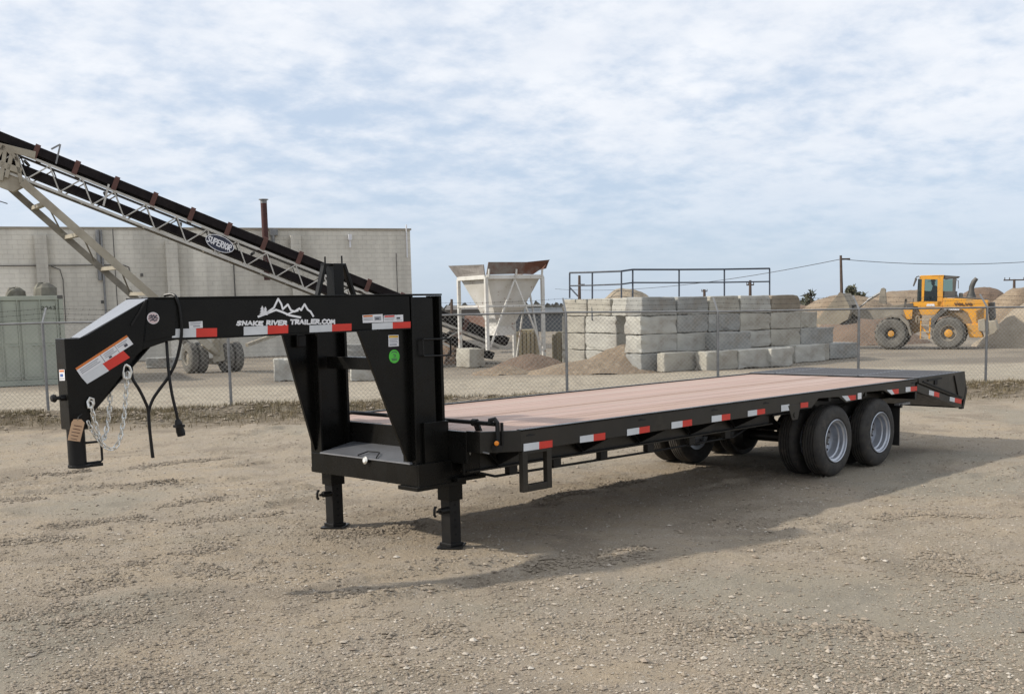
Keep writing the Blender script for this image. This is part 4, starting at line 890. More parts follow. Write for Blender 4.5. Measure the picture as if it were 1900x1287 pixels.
a = lb(95, 494); mb = MB(); mb.tube([(a.x, -.07, a.z), (a.x+.35, -.07, a.z-.15), (a.x+.45, -.07, a.z-.6), (a.x+.45, -.07, a.z-2.5)], .02, 6); mb.build('conduit', DARKG, bld, world=False, smooth=True)
a = lb(648, 440); mb = MB(); mb.bb(a.x-.08, a.x+.08, -.25, -.02, a.z-.15, a.z+.12); mb.tube([(a.x, -.15, a.z-.1), (a.x, -.15, a.z-.5)], .05, 8); mb.build('wall_lamp', PAPER, bld, .01, world=False)
a = lb(487, 378); b = lb(487, 520)
mb = MB(); mb.tube([(a.x, -.45, b.z), (a.x, -.45, a.z)], .145, 14); stk = mb.build('stack_pipe', mat('stack_maroon', (.075, .025, .022), .8, (.05, .02, .018), 2), bld, world=False, smooth=True)
mb = MB(); mb.tube([(a.x, -.45, a.z-.02), (a.x, -.45, a.z+.12)], [.15, .15], 14, cap=False); mb.tube([(a.x, -.45, a.z+.13), (a.x, -.45, a.z+.17)], .22, 14); mb.build('stack_cap', GALV, stk, world=False, smooth=True)
mb = MB()
for u, v in ((263, 510), (726, 545), (190, 560)):
    q_ = lb(u, v); mb.bb(q_.x-.06, q_.x+.06, -.03, -.001, q_.z-.07, q_.z+.07)
mb.build('wall_vent', DARKG, bld, world=False)

# ================================================================== SHIPPING CONTAINER
cr = gp(127, 712); cr = Vector((cr.x, cr.y, 0)); cdv = hdir(180+23)
cont = thing('shipping_container', 'weathered grey green shipping container with closed doors, left of the building', 'container', tuple(cr), math.atan2(cdv.y, cdv.x))
HC = onp(124, 548, cr, Vector((cdv.y, -cdv.x, 0))).z
# local: x along the door end (to the left of the view), y away (sign found below)
awy = 1 if (Matrix.Rotation(math.atan2(cdv.y, cdv.x), 3, 'Z') @ Vector((0, 1, 0))).dot(FH) > 0 else -1
def cb(mb, x0, x1, y0, y1, z0, z1): return mb.bb(x0, x1, min(awy*y0, awy*y1), max(awy*y0, awy*y1), z0, z1)
mb = MB(); cb(mb, .05, 2.39, .06, 6, .15, HC-.06); mb.build('shell', CONT, cont, world=False)
mb = MB()
for x0, x1 in ((0, .12), (2.32, 2.44)): cb(mb, x0, x1, 0, .15, 0, HC)
cb(mb, .12, 2.32, 0, .14, 0, .16); cb(mb, .12, 2.32, 0, .14, HC-.13, HC); mb.build('door_frame', CONT, cont, .01, world=False)
for k, x0 in enumerate((.14, 1.235)):
    mb = MB(); cb(mb, x0, x0+1.065, .03, .075, .18, HC-.15)
    dr = mb.build('door', CONT, cont, .005, world=False)
    for zz0, zz1 in ((.25, 1.2), (1.28, HC-.22)):
        mb = MB(); cb(mb, x0+.08, x0+.46, .018, .032, zz0, zz1); cb(mb, x0+.6, x0+.98, .018, .032, zz0, zz1)
        mb.build('door_panel', CONT, dr, .006, world=False)
    for xx in (x0+.05, x0+.52):
        mb = MB(); mb.tube([(xx, awy*.0, .14), (xx, awy*.0, HC-.1)], .018, 8); mb.tube([(xx-.0, -awy*.02, 1.22), (xx+.3, -awy*.02, 1.22)], .012, 6); mb.build('lock_rod', CONT, dr, world=False, smooth=True)
for x in (.0, 2.3):
    mb = MB(); cb(mb, x-.005, x+.155, -.008, .16, HC-.1, HC+.012); mb.build('corner_casting', DARKG if x == 0 else CONT, cont, .01, world=False)
fwd = Vector((0, -awy, 0)); mb = MB()
text(mb, '2043', (1.02 if False else .62, -awy*-.012, HC-.42), Vector((-.085, 0, 0)), Vector((0, 0, .1)), fwd, .02, .004, .25)
mb.build('container_number', mat('faded_ink', (.09, .1, .08), .8), cont, world=False)
for k, (u0, u1, hh, lab) in enumerate(((46, 84, .42, 'taller dusty heap of scrap on top of the green container'), (-4, 22, .28, 'low dusty heap of scrap at the left edge of the container roof'))):
    r_ = random.Random(k); p_ = onp((u0+u1)/2, 545, cr, Vector((cdv.y, -cdv.x, 0))); wd_ = (u1-u0)/2110*36/2
    mb = MB(); nn2 = 10; vs = []; 
    for i, (rr, hz_) in enumerate(((1, 0), (.93, .6), (.6, .92), (.0, 1))):
        for j in range(nn2): a = 6.283*j/nn2; jr = r_.uniform(.85, 1.1); c_ = Vector((p_.x, p_.y, HC-.0))+FH*.7; vs.append(c_+RH*(math.cos(a)*wd_*rr*jr)+FH*(math.sin(a)*.5*rr*jr)+Vector((0, 0, hh*hz_*r_.uniform(.85, 1.1))))
    mb.add(vs, [(i*nn2+j, i*nn2+(j+1) % nn2, (i+1)*nn2+(j+1) % nn2, (i+1)*nn2+j) for i in range(3) for j in range(nn2)]); o = mb.build('scrap_heap', mat('dusty_heap', (.2, .19, .15), .95, (.13, .12, .1), 3)); tag(o, lab, 'heap')

# ================================================================== CONVEYOR
z0c, z1c = 36.5, 42.5
H0 = at(0, 243, z0c); H1 = at(955, 630, z1c)
ax = (H0-H1).normalized(); 
hz_ = Vector((ax.x, ax.y, 0)).normalized(); side = Vector((-hz_.y, hz_.x, 0)); side = side if side.dot(FH) > 0 else -side; upc = side.cross(ax); upc = upc if upc.z > 0 else -upc
Lc = (H0-H1).length; Wc = 1.3
conv = thing('stacking_conveyor', 'long pale lattice conveyor with a black belt, rising to the upper left on wheels', 'conveyor', (H1.x, H1.y, 0))
def cp(s_, y, h_): return H1+ax*s_+side*y+upc*h_      # along, across (0 near .. Wc far), above the belt top
BLK = BELT
Lx = Lc+3.2
mb = MB(); prof_ = [(.0, -.02), (.05, 0), (.25, -.02), (Wc-.25, -.02), (Wc-.05, 0), (Wc, -.02), (Wc, -.28), (Wc-.2, -.32), (.2, -.32), (0, -.28)]
mb.prism([cp(.2, y, h_) for y, h_ in prof_], ax*Lx); mb.build('belt', BELT, conv)
mb = MB(); mb.prism([cp(.5, y, h_) for y, h_ in ((.12, -.72), (Wc-.12, -.72), (Wc-.12, -.98), (.12, -.98))], ax*(Lx-.6)); mb.build('return_belt', BELT, conv)
for y in (.02, Wc-.02):
    mb = MB(); mb.beam(cp(.1, y, -.42), cp(Lx, y, -.42), .06, .075, upc); mb.build('top_chord', CREAM, conv)
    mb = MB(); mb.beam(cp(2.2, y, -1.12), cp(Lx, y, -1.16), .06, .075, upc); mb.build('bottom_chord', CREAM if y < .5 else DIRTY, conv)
    npan = int(Lx/1.05)
    for k in range(2, npan):
        a = cp(k*1.05, y, -.45); b = cp(k*1.05+.5, y, -1.12); c_ = cp(k*1.05+1.05, y, -.45)
        for p_, q_ in ((a, b), (b, c_)):
            mb = MB(); mb.tube([p_, q_], .024, 6); mb.build('lattice_bar', CREAM, conv)
for k in range(2, int(Lx/2.1)):
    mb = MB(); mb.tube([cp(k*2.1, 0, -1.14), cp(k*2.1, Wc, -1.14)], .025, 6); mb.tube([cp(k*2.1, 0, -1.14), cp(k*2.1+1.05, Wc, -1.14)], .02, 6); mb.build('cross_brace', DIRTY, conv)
for k in range(1, int(Lx/1.28)):
    s_ = .6+k*1.28
    mb = MB(); mb.prism([cp(s_, y, h_) for y, h_ in ((-.03, .0), (.0, .06), (.05, .02), (.05, -.36), (-.03, -.40))], ax*.16); mb.prism([cp(s_, y, h_) for y, h_ in ((Wc-.05, .0), (Wc, .06), (Wc+.03, .02), (Wc+.03, -.36), (Wc-.05, -.40))], ax*.16)
    mb.beam(cp(s_+.08, 0, -.36), cp(s_+.08, Wc, -.36), .08, .06, upc); mb.build('idler_bracket', RUSTBR, conv)
    if k % 2: mb = MB(); mb.tube([cp(s_+.3, .1, -.6), cp(s_+.3, Wc-.1, -.6)], .05, 8); mb.build('return_roller', DARKG, conv, smooth=True)
# handrail hoop and box frames
def cpx(u, v, y=0.): return onp(u, v, H1+side*y, side)
mb = MB(); pp = [cpx(95, 277), cpx(112, 268), cpx(104, 304)]; mb.beam(pp[0], pp[1], .05, .05); mb.beam(pp[1], pp[2], .06, .05); mb.build('hoop', GALV, conv)
mb = MB(); mb.beam(cpx(202, 342), cpx(192, 382), .1, .06, ax); mb.build('frame_post', CREAM, conv)
# name plate
mb = MB(); c_ = cpx(408, 452, -.06); e1 = (cpx(430, 462, -.06)-cpx(386, 443, -.06)).normalized(); e2 = side.cross(e1); e2 = e2 if e2.z > 0 else -e2
sc = (cpx(430, 462, -.06)-cpx(386, 443, -.06)).length/2
mb.prism([c_+e1*math.cos(a)*sc*1.15+e2*math.sin(a)*.25 for a in [6.283*i/24 for i in range(24)]], side*.03); npl_ = mb.build('name_plate', mat('plate_blue', (.02, .025, .05), .5), conv)
mb = MB(); text(mb, 'SUPERIOR', c_-e1*sc*1.0-e2*.1-side*.004, e1*sc*2.0/9.2, e2*.2, -side, .035, .004, .22); mb.build('plate_lettering', LOGO, npl_)
mb = MB(); ring = [c_+e1*math.cos(a)*sc*1.15+e2*math.sin(a)*.25-side*.005 for a in [6.283*i/28 for i in range(28)]]; mb.tube(ring, .012, 4, closed=True); mb.build('plate_rim', LOGO, npl_)
# undercarriage
wz = gp(425, 689); w2 = gp(345, 687)
AXL = Vector(((wz.x+w2.x)/2, (wz.y+w2.y)/2, 0))
top_n = cpx(42, 338, .0); top_f = cpx(20, 350, Wc)
botn = at(392, 645, 39.2); botf = at(350, 640, 40.2)
mb = MB(); mb.beam(top_n, botn, .26, .2, side); mb.build('leg', TANFRAME, conv, .01)
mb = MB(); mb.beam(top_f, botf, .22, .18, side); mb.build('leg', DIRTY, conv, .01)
for k in (.12, .3, .5, .66, .83):
    mb = MB(); mb.beam(top_n.lerp(botn, k), top_f.lerp(botf, k), .18, .12); mb.build('leg_rung', TANFRAME, conv)
    if k < .8: mb = MB(); mb.tube([top_n.lerp(botn, k), top_f.lerp(botf, k+.16)], .03, 6); mb.build('leg_brace', DIRTY, conv)
axd = (hdir(0)*.8+FH*.6).normalized()
mb = MB(); mb.beam(at(352, 668, 40.3), at(440, 672, 40.9), .3, .22); mb.build('axle_beam', TANFRAME, conv, .02)
mb = MB(); mb.beam(at(378, 636, 39.4), at(412, 662, 40.4), .2, .2); mb.beam(at(404, 622, 40), at(412, 662, 40.4), .12, .5); mb.prism([at(392, 625, 40.1), at(425, 622, 40.1), at(420, 668, 40.1), at(396, 672, 40.1)], FH*.15); mb.build('axle_bracket', TANFRAME, conv)
# head: motor frame at the left edge
mb = MB(); mb.beam(cpx(-40, 262), cpx(66, 288), .1, .22, upc); mb.beam(cpx(-40, 290), cpx(40, 318), .1, .2, upc)
for u0, v0, u1, v1 in ((10, 275, 2, 335), (22, 285, 12, 330), (30, 290, 40, 340), (16, 280, 36, 300), (-10, 300, 8, 270)): mb.beam(cpx(u0, v0), cpx(u1, v1), .1, .12, ax)
mb.prism([cpx(-30, 305, .05), cpx(30, 318, .05), (cpx(46, 345, .05)), cpx(24, 356, .05), cpx(-30, 336, .05)], side*.3); mb.build('head_frame', TANFRAME, conv, .01)
mb = MB(); q_ = cpx(6, 292, .3); mb.tube([q_, q_+side*.5], .3, 16); mb.build('drive_drum', DARKG, conv, smooth=True)
mb = MB(); mb.beam(cpx(-5, 372, .5), cpx(14, 378, .5), .03, .03); mb.build('hanging_wire', WIREM, conv)
def big_tyre(name, c_, ax_, rad, wid, m_, rimm, parent, lugs=0, rimr=.5, label=None, hubm=None):
    mb = MB(); r_ = rad; w_ = wid
    pf = [(rimr*r_, .03*w_), (rimr*r_*1.12, 0), (.86*r_, -.02*w_), (.95*r_, .06*w_), (r_, .16*w_), (r_, .38*w_), (.975*r_, .40*w_), (.975*r_, .43*w_), (r_, .45*w_), (r_, .55*w_), (.975*r_, .57*w_), (.975*r_, .6*w_), (r_, .62*w_), (r_, .84*w_), (.95*r_, .94*w_), (.86*r_, 1.02*w_), (rimr*r_*1.12, w_), (rimr*r_, .97*w_)]
    mb.lathe(pf, c_, ax_, 40)
    if lugs:
        ax_ = Vector(ax_).normalized(); a_ = ax_.orthogonal().normalized(); b_ = ax_.cross(a_)
        for k in range(lugs):
            t_ = 6.2832*k/lugs; rd = a_*math.cos(t_)+b_*math.sin(t_); tg_ = ax_.cross(rd); mb.box(Vector(c_)+rd*(r_*1.0)+ax_*(w_*(.27 if k % 2 else .73)), (r_*.06, r_*.12, w_*.5), (rd, tg_, ax_))
    ty = mb.build(name, m_, parent, smooth=True, sm_angle=30)
    mb = MB(); mb.lathe([(rimr*r_*1.02, .02*w_), (rimr*r_*.98, .0), (rimr*r_*.9, .05*w_), (rimr*r_*.86, .28*w_), (rimr*r_*.55, .34*w_), (rimr*r_*.5, .2*w_), (rimr*r_*.3, .14*w_), (0, .13*w_)], c_, ax_, 28); mb.build('rim', rimm, ty, smooth=True)
    if hubm: mb = MB(); mb.lathe([(rimr*r_*.5, .19*w_), (rimr*r_*.48, .1*w_), (rimr*r_*.22, .06*w_), (0, .05*w_)], c_, ax_, 18); mb.build('hub', hubm, ty, smooth=True)
    return ty
for u, dz_ in ((411, 40.3), (345, 40.0)):
    c_ = at(u, 661 if u > 400 else 660, dz_); c_.z = .54
    for k in (0, 1): big_tyre('wheel', c_+axd*(.36*k), axd, .54, .29, TYREL, DIRTY, conv)

# ================================================================== HOPPER
hz0 = 39.0; HA = at(905, 648, hz0); phi = 29
e_r = hdir(phi); e_l = hdir(phi+90)
SR, SL_ = 2.2, 2.2
HC0 = Vector((HA.x, HA.y, 0))
def hp(a, b, z): return HC0+e_r*a+e_l*b+Vector((0, 0, z))
zt = onp(905, 515, HC0, FH).z; zb = .62
hop = thing('feed_hopper', 'white rust stained steel hopper on four legs above the conveyor tail', 'hopper', tuple(HC0))
mb = MB()
bx0, bx1 = .06, 2.14; ap0, ap1 = .78, 1.42; za_ = onp(925, 606, HC0+e_r*1.1+e_l*1.1, FH).z
topc = [hp(bx0, bx0, zt), hp(bx1, bx0, zt), hp(bx1, bx1, zt), hp(bx0, bx1, zt)]; botc = [hp(ap0, ap0, za_), hp(ap1, ap0, za_), hp(ap1, ap1, za_), hp(ap0, ap1, za_)]
for i in range(4):
    j = (i+1) % 4; mb = MB(); nrm = (topc[j]-topc[i]).cross(botc[i]-topc[i]).normalized()*.02; mb.prism([topc[i], topc[j], botc[j], botc[i]], nrm); mb.build('bin_side', HOPW, hop)
for i, (a_, b_) in enumerate(((0, 0), (2.2, 0), (2.2, 2.2), (0, 2.2))):
    mb = MB(); mb.beam(hp(a_, b_, zb if i == 0 else .0), hp(a_, b_, zt+.02), .115, .115, e_r); mb.build('leg', HOPW, hop, .01)
for i, (p_, q_) in enumerate((((0, 0), (2.2, 0)), ((2.2, 0), (2.2, 2.2)), ((2.2, 2.2), (0, 2.2)), ((0, 2.2), (0, 0)))):
    mb = MB(); mb.beam(hp(*p_, zt+.02), hp(*q_, zt+.02), .12, .14); mb.build('rim_beam', HOPW, hop, .01)
    mb = MB(); mb.beam(hp(*p_, 2.12), hp(*q_, 2.12), .06, .07); mb.build('tie_bar', HOPW, hop)
    if i in (0, 1):
        mid = ((p_[0]+q_[0])/2, (p_[1]+q_[1])/2)
        for e_ in (p_, q_): mb = MB(); mb.beam(hp(*mid, zt-.05), hp(e_[0]*.9+mid[0]*.1, e_[1]*.9+mid[1]*.1, .75 if i in (0, 3) else .1), .055, .055); mb.build('brace', HOPW, hop)
# flared side boards: grey on the left, rusty and taller on the right
mb = MB(); mb.prism([hp(-.05, 0, zt+.08), hp(-.05, 2.2, zt+.06), hp(-.25, 2.5, zt+.50), hp(-.1, -.02, zt+.44)], e_r*.03); mb.build('side_board', mat('board_grey', (.2, .18, .17), .8, (.3, .28, .26), 3), hop)
rb = mat('board_rust', (.13, .055, .035), .85, (.2, .175, .155), .9, contrast=(.42, .56), bump=.4, bscale=12)
mb = MB(); mb.prism([hp(0, -.06, zt+.10), hp(1.1, -.08, zt+.12), hp(1.8, -.06, zt+.10), hp(2.15, -.06, zt+.30), hp(2.38, -.25, zt+.60), hp(1.5, -.18, zt+.52), hp(.05, -.14, zt+.52)], e_l*.04); mb.build('side_board', rb, hop)
mb = MB(); mb.prism([hp(2.25, -.2, zt+.3), hp(2.3, 2.2, zt+.1), hp(2.4, 2.4, zt+.45), hp(2.37, -.22, zt+.58)], -e_r*.03); mb.build('side_board', rb, hop)
for a_ in (.05, 1.1, 2.12):
    mb = MB(); mb.beam(hp(a_, -.1, zt+.02), hp(a_, -.16, zt+.28), .06, .05, e_r); mb.build('board_bracket', HOPW, hop)
mb = MB(); mb.prism([hp(ap0-.05, ap0-.05, za_), hp(ap1+.05, ap0-.05, za_), hp(ap1+.05, ap1+.05, za_), hp(ap0-.05, ap1+.05, za_)], (0, 0, -.3)); mb.build('chute', HOPW, hop)

# ================================================================== CONCRETE BLOCKS
def block(p, d, L_, Wd, H_, z, label, group, m_=None, taper=0.0, seed=0):
    """p = ground corner nearest the camera, d = direction of the long side, width away from the view"""
    r_ = random.Random(seed); n_ = Vector((-d.y, d.x, 0)); n_ = n_ if n_.dot(FH) > 0 else -n_
    root = bpy.data.objects.new('concrete_block', None)
    import bmesh
    bm = bmesh.new(); bmesh.ops.create_cube(bm, size=1)
    bmesh.ops.subdivide_edges(bm, edges=bm.edges[:], cuts=3, use_grid_fill=True)
    g_ = .012
    for v in bm.verts:
        x, y, zz_ = v.co; ex = sum(abs(abs(q_)-.5) < 1e-4 for q_ in (x, y, zz_)) >= 2
        k = 1-taper*(zz_+.5)
        v.co = Vector((x*(L_-g_)*(k if taper else 1), y*(Wd-g_)*k, zz_*(H_-g_)))
        j = .018 if ex else .008
        v.co += Vector((r_.uniform(-j, j), r_.uniform(-j, j), r_.uniform(-j, j)))
        if ex and r_.random() < .3: v.co *= (1-r_.uniform(.02, .075))
    me = bpy.data.meshes.new('concrete_block'); bm.to_mesh(me); bm.free(); me.materials.append(m_ or CONC[r_.randrange(3)])
    bpy.data.objects.remove(root); o = bpy.data.objects.new('concrete_block', me); COL.objects.link(o)
    c_ = p+d*(L_/2)+n_*(Wd/2); o.location = (c_.x, c_.y, z+H_/2); o.rotation_euler = (r_.uniform(-.006, .006), r_.uniform(-.006, .006), math.atan2(d.y, d.x)+r_.uniform(-.012, .012))
    md = o.modifiers.new('bevel', 'BEVEL'); md.width = .02; md.segments = 1; md.limit_method = 'ANGLE'; md.angle_limit = R(50)
    return tag(o, label, 'concrete block', group)
ORD = ['first', 'second', 'third', 'fourth', 'fifth', 'sixth', 'seventh', 'eighth']
BH = .575
bw = gp(1190, 691); bw = Vector((bw.x, bw.y, 0)); dB = hdir(37); nB_ = Vector((-dB.y, dB.x, 0))
rowsB = ['top', 'second', 'third', 'bottom']; sd_i = 0
def colx(u, off=0.0):       # distance along the wall face under photo column u
    q_ = on_line(u, bw+nB_*off, dB); return (q_-bw-nB_*off).dot(dB)
cols = [(-.0, colx(1257)), (colx(1257), colx(1316)), (colx(1316), colx(1374)), (colx(1374), colx(1431)), (colx(1431), colx(1486))]
for r_i in range(4):
    for c_i, (xa, xb) in enumerate(cols):
        z = (3-r_i)*BH; sd_i += 1
        if r_i == 0: xa, xb = xa+.02, xb+.02
        lab = 'grey concrete block, %s row of the right-hand wall, %s from its left corner' % (rowsB[r_i], ORD[c_i])
        block(bw+dB*xa, dB, xb-xa, .8, BH*(1.0), z, lab, 'concrete blocks of the right-hand wall', CONC[3] if (r_i, c_i) == (0, 4) else None, .07 if r_i == 0 else 0, sd_i)
# steps down to the right
stp = [(1, 1486, 1517, 'second'), (2, 1486, 1548, 'third'), (3, 1486, 1540, 'bottom'), (3, 1540, 1592, 'bottom')]
for k, (r_i, ua, ub, nm) in enumerate(stp):
    xa, xb = colx(ua), colx(ub); lab = ['short shaded block in the second row, at the right end of the wall', 'shaded block in the third row, stepping out past the right end of the wall', 'shaded bottom block just past the right end of the tall wall', 'last shaded bottom block, farthest right on the wall'][k]
    block(bw+dB*xa, dB, xb-xa, .8, BH, (3-r_i)*BH, lab, 'concrete blocks of the right-hand wall', None, 0, 60+k)
# loose blocks in front of it
def loose(u0, v0, u1, L_, lab, ang=37, h_=.6, z=0., W_=.75, seed=0, m_=None):
    p = gp(u0, v0); p = Vector((p.x, p.y, 0)); d = hdir(ang)
    if L_ is None: q_ = on_line(u1, p, d); L_ = (q_-p).length
    return block(p, d, L_, W_, h_, z, lab, 'loose concrete blocks in the yard', m_, 0, seed), p, L_
loose(1233, 691, 1292, None, 'low block standing alone on the ground at the left of the front row', seed=81, W_=.35)
loose(1312, 688.5, 1370, None, 'second block of the low front row, with a lit left end', seed=82, W_=.55)
loose(1371, 684.5, 1431, None, 'third block of the low front row, butted against its neighbour', seed=83)
loose(1432, 681, 1474, None, 'short dark block of the low front row, fourth from the left', seed=84)
loose(1477, 673.5, 1532, None, 'pale block at the right end of the low front row, behind the ramps', seed=85)
o_, p_, l_ = loose(1334, 684, 1394, None, 'block resting on the low front row behind the tall fence post', z=.56, h_=.58, seed=86)
# left-hand wall with lit faces: runs away to the left
aw = gp(1142, 676); aw = Vector((aw.x, aw.y, 0)); aw = on_line(1144, at(1144, 676, 37.2), dB); 
dA = -nB_; dA = nB_ if nB_.dot(RH) < 0 else -nB_
lA1 = 1.75; zA = 0
for r_i in range(4):
    zz_ = (3-r_i)*.575
    segs = [(0, 1.62), (1.64, 2.9)] if r_i else [(-.55, .25), (.27, 1.5), (1.52, 2.9)]
    for k, (s0, s1) in enumerate(segs):
        lab = 'sunlit block of the left-hand wall, %s row, %s from its right end' % (rowsB[r_i], ORD[k])
        pa = aw+dA*s0; d_ = dA
        r0 = random.Random(r_i*9+k); n_ = dB
        c0 = pa
        o = block(Vector((0, 0, 0)), dA, s1-s0, .85, .575, zz_, lab, 'concrete blocks of the left-hand wall', CONC[0] if k else CONC[2], .05 if r_i == 0 else 0, 120+r_i*5+k)
        cc_ = pa+dA*((s1-s0)/2)+dB*.42; o.location = (cc_.x, cc_.y, zz_+.2875)
pa = aw+dB*.9-dA*.15
for k, s0 in enumerate((.95, 2.4)):
    o = block(aw+dB*(s0-.0), dB, 1.42, .8, .575, 3*.575, 'block of the back wall, top row, %s behind the lit end' % ORD[k], 'blocks of the back wall', CONC[1], .05, 150+k)
    for rr in (0, 1, 2): block(aw+dB*(s0), dB, 1.42, .8, .575, rr*.575, 'back wall block in the %s row, %s column behind the gap' % (rowsB[3-rr], ORD[k]), 'blocks of the back wall', CONC[1], 0, 160+k*4+rr)
# blocks left in the yard
loose(871, 683, 899, .62, 'square block carrying the near leg of the white hopper', ang=29, h_=.68, W_=1.1, seed=91)
loose(508, 708, 545, None, 'pale block with a cut end on the ground between the gooseneck uprights', ang=10, h_=.68, W_=.7, seed=92, m_=CONC[2])
loose(650, 708, 716, None, 'lower block seen through the gooseneck opening', ang=10, h_=.48, W_=.7, seed=93)
loose(642, 664, 712, None, 'block seen above the cross bar of the gooseneck, farther back', ang=10, h_=.6, W_=.7, seed=94)
loose(270, 684, 318, None, 'grey block on the ground left of the conveyor wheels', ang=4, h_=.42, W_=.7, seed=95)
# ribbed concrete barriers behind the hopper
rib = mat('stained_barrier', (.38, .32, .2), .9, (.22, .18, .12), 1.5, stretch=(2.5, 2.5, .25), bump=.5, bscale=8)
for k, (u0, u1, v, dz_, lab) in enumerate(((955, 1000, 612, 44, 'stained ribbed concrete barrier behind the hopper, left of the pair'), (1024, 1050, 616, 41, 'stained ribbed concrete barrier beside the left-hand block wall'))):
    a = at(u0, v, dz_); b = at(u1, v, dz_); z_ = a.z; a.z = b.z = 0; d = (b-a).normalized(); n_ = Vector((-d.y, d.x, 0)); L_ = (b-a).length
    mb = MB(); nr = 6
    for i in range(nr):
        x0, x1 = L_*i/nr, L_*(i+.8)/nr
        mb.prism([a+d*x0, a+d*x1, a+d*x1+Vector((0, 0, z_*.93)), a+d*(x0+.02)+Vector((0, 0, z_*.95))], n_*.1)
    mb.prism([a+n_*.06, b+n_*.06, b+n_*.06+Vector((0, 0, z_*.9)), b-d*.15+n_*.06+Vector((0, 0, z_)), a+d*.2+n_*.06+Vector((0, 0, z_)), a+n_*.06+Vector((0, 0, z_*.85))], n_*1.0)
    o = mb.build('ribbed_barrier', rib, None, .02); tag(o, lab, 'barrier', 'ribbed concrete barriers')

# railing on the walls
rl = thing('pipe_railing', 'dark blue pipe railing along the top of the concrete block walls', 'railing', tuple(bw))
zr0 = 4*BH
def rp(u, v, dep): return at(u, v, dep)
RU = [(1057, 38.6, 506, 549), (1099, 38.0, 505, 590), (1153, 37.4, 503, 590), (1174, 37.6, 500, 548), (1260, 38.6, 500, 546), (1344, 39.6, 499.5, 545), (1428, 40.6, 498, 545)]
for u, dp, vt, vb in RU:
    mb = MB(); mb.tube([rp(u, vb+4, dp), rp(u, vt, dp)], .028, 8); mb.build('post', RAILB, rl, smooth=True)
for fr in (0, .55):
    for i in range(len(RU)-1):
        a = RU[i]; b = RU[i+1]; va = a[2]+fr*44; vb = b[2]+fr*44
        mb = MB(); mb.tube([rp(a[0], va, a[1]), rp(b[0], vb, b[1])], .024 if fr else .03, 8); mb.build('rail', RAILB, rl, smooth=True)
mb = MB(); mb.tube([rp(1058, 534, 38.6), rp(1072, 549, 38.4)], .025, 6); mb.build('brace', RAILB, rl)

# ================================================================== HEAPS
def heap(label, u, v, dep, wpx, hpx, m_, seed, cat='gravel pile', group='gravel piles behind the fence', dw=None, flat=.0, name='gravel_pile', sharp=1.25, base_z=-.05, shift=0., lift=0.):
    c_ = at(u, v, dep); c_.z = 0; rw_ = wpx/2110*dep/2; hh = None
    topz = at(u, v-hpx, dep).z-lift; dw = dw or rw_*.9; n = 40; r_ = seed*3.7
    a, b = np.meshgrid(np.linspace(-1, 1, n), np.linspace(-1, 1, n), indexing='ij')
    rad = np.sqrt(a*a+b*b)*(1+.16*fbm(a*1.7+r_, b*1.7, 3)); f_ = np.clip(1-np.maximum(rad-flat, 0)/(1-flat), 0, 1)
    h = f_**(1/sharp) if sharp > 1.5 else np.sin(f_*math.pi/2)**sharp
    h = h*(1+.14*fbm(a*2.5+r_, b*2.5+4, 4)*(f_ > 0)); hz2 = topz*h+.05*topz*fbm(a*9+r_, b*9, 3)*(f_ > .03)-.06*(f_ <= 0)+base_z*(f_ < .02)
    ca = a+shift*f_
    hz2 = hz2+lift
    X_ = c_.x+RH.x*ca*rw_+FH.x*b*dw; Y_ = c_.y+RH.y*ca*rw_+FH.y*b*dw
    V = np.stack([X_, Y_, hz2], -1).reshape(-1, 3)
    id_ = np.arange(n*n).reshape(n, n); F_ = np.stack([id_[:-1, :-1], id_[1:, :-1], id_[1:, 1:], id_[:-1, 1:]], -1).reshape(-1, 4)
    keep = f_.reshape(-1)[F_].max(1) > 0; o = np_mesh(name, V, F_[keep], m_); return tag(o, label, cat, group)
heap('tan gravel pile with a rounded top, behind the loader bucket', 1570, 600, 76, 300, 57, SAND, 1)
heap('broad tan gravel pile far behind the yellow loader cab', 1680, 600, 95, 330, 59, SAND, 2, sharp=1.0)
heap('darker brown gravel pile behind the loader exhaust', 1822, 600, 84, 190, 68, SANDD, 3)
heap('high tan gravel pile at the right edge of the yard', 1905, 600, 74, 240, 70, SAND, 4)
heap('low dark brown gravel pile between the blocks and the loader wheels', 1598, 640, 56, 230, 48, SANDD, 5, dw=4, flat=.3)
heap('pale gravel pile at the right edge, closest to the fence', 1925, 646, 48.5, 230, 90, PALE, 6, dw=2.6)
heap('far brown gravel pile behind the right end of the block wall', 1478, 600, 88, 220, 36, SANDD, 7)
heap('sandy heap spilled at the foot of the left-hand block wall', 1095, 693, 35.6, 270, 27, SAND, 8, cat='dirt heap', group='dirt heaps in the yard', dw=1.2)
heap('small tan dirt heap in front of the hopper', 935, 690, 36, 120, 12, SAND, 9, cat='dirt heap', group='dirt heaps in the yard', dw=.8)
heap('low brown dirt heap around the conveyor tail', 985, 678, 38.4, 170, 22, SANDD, 10, cat='dirt heap', group='dirt heaps in the yard', dw=1.2)
heap('stony rubble heap lying on top of the block walls', 1162, 556, 38.6, 95, 20, PALE, 11, lift=2.2, cat='rubble heap', group='dirt heaps in the yard', dw=1.0, flat=.25, base_z=0)
heap('heap of loose sand sloping between the two block walls', 1140, 690, 36.2, 170, 48, SAND, 12, cat='dirt heap', group='dirt heaps in the yard', dw=1.3, shift=.25)
heap('low brown heap behind the conveyor lattice near the upright', 840, 655, 44, 90, 42, SANDD, 13, cat='dirt heap', group='dirt heaps in the yard', dw=1.5)
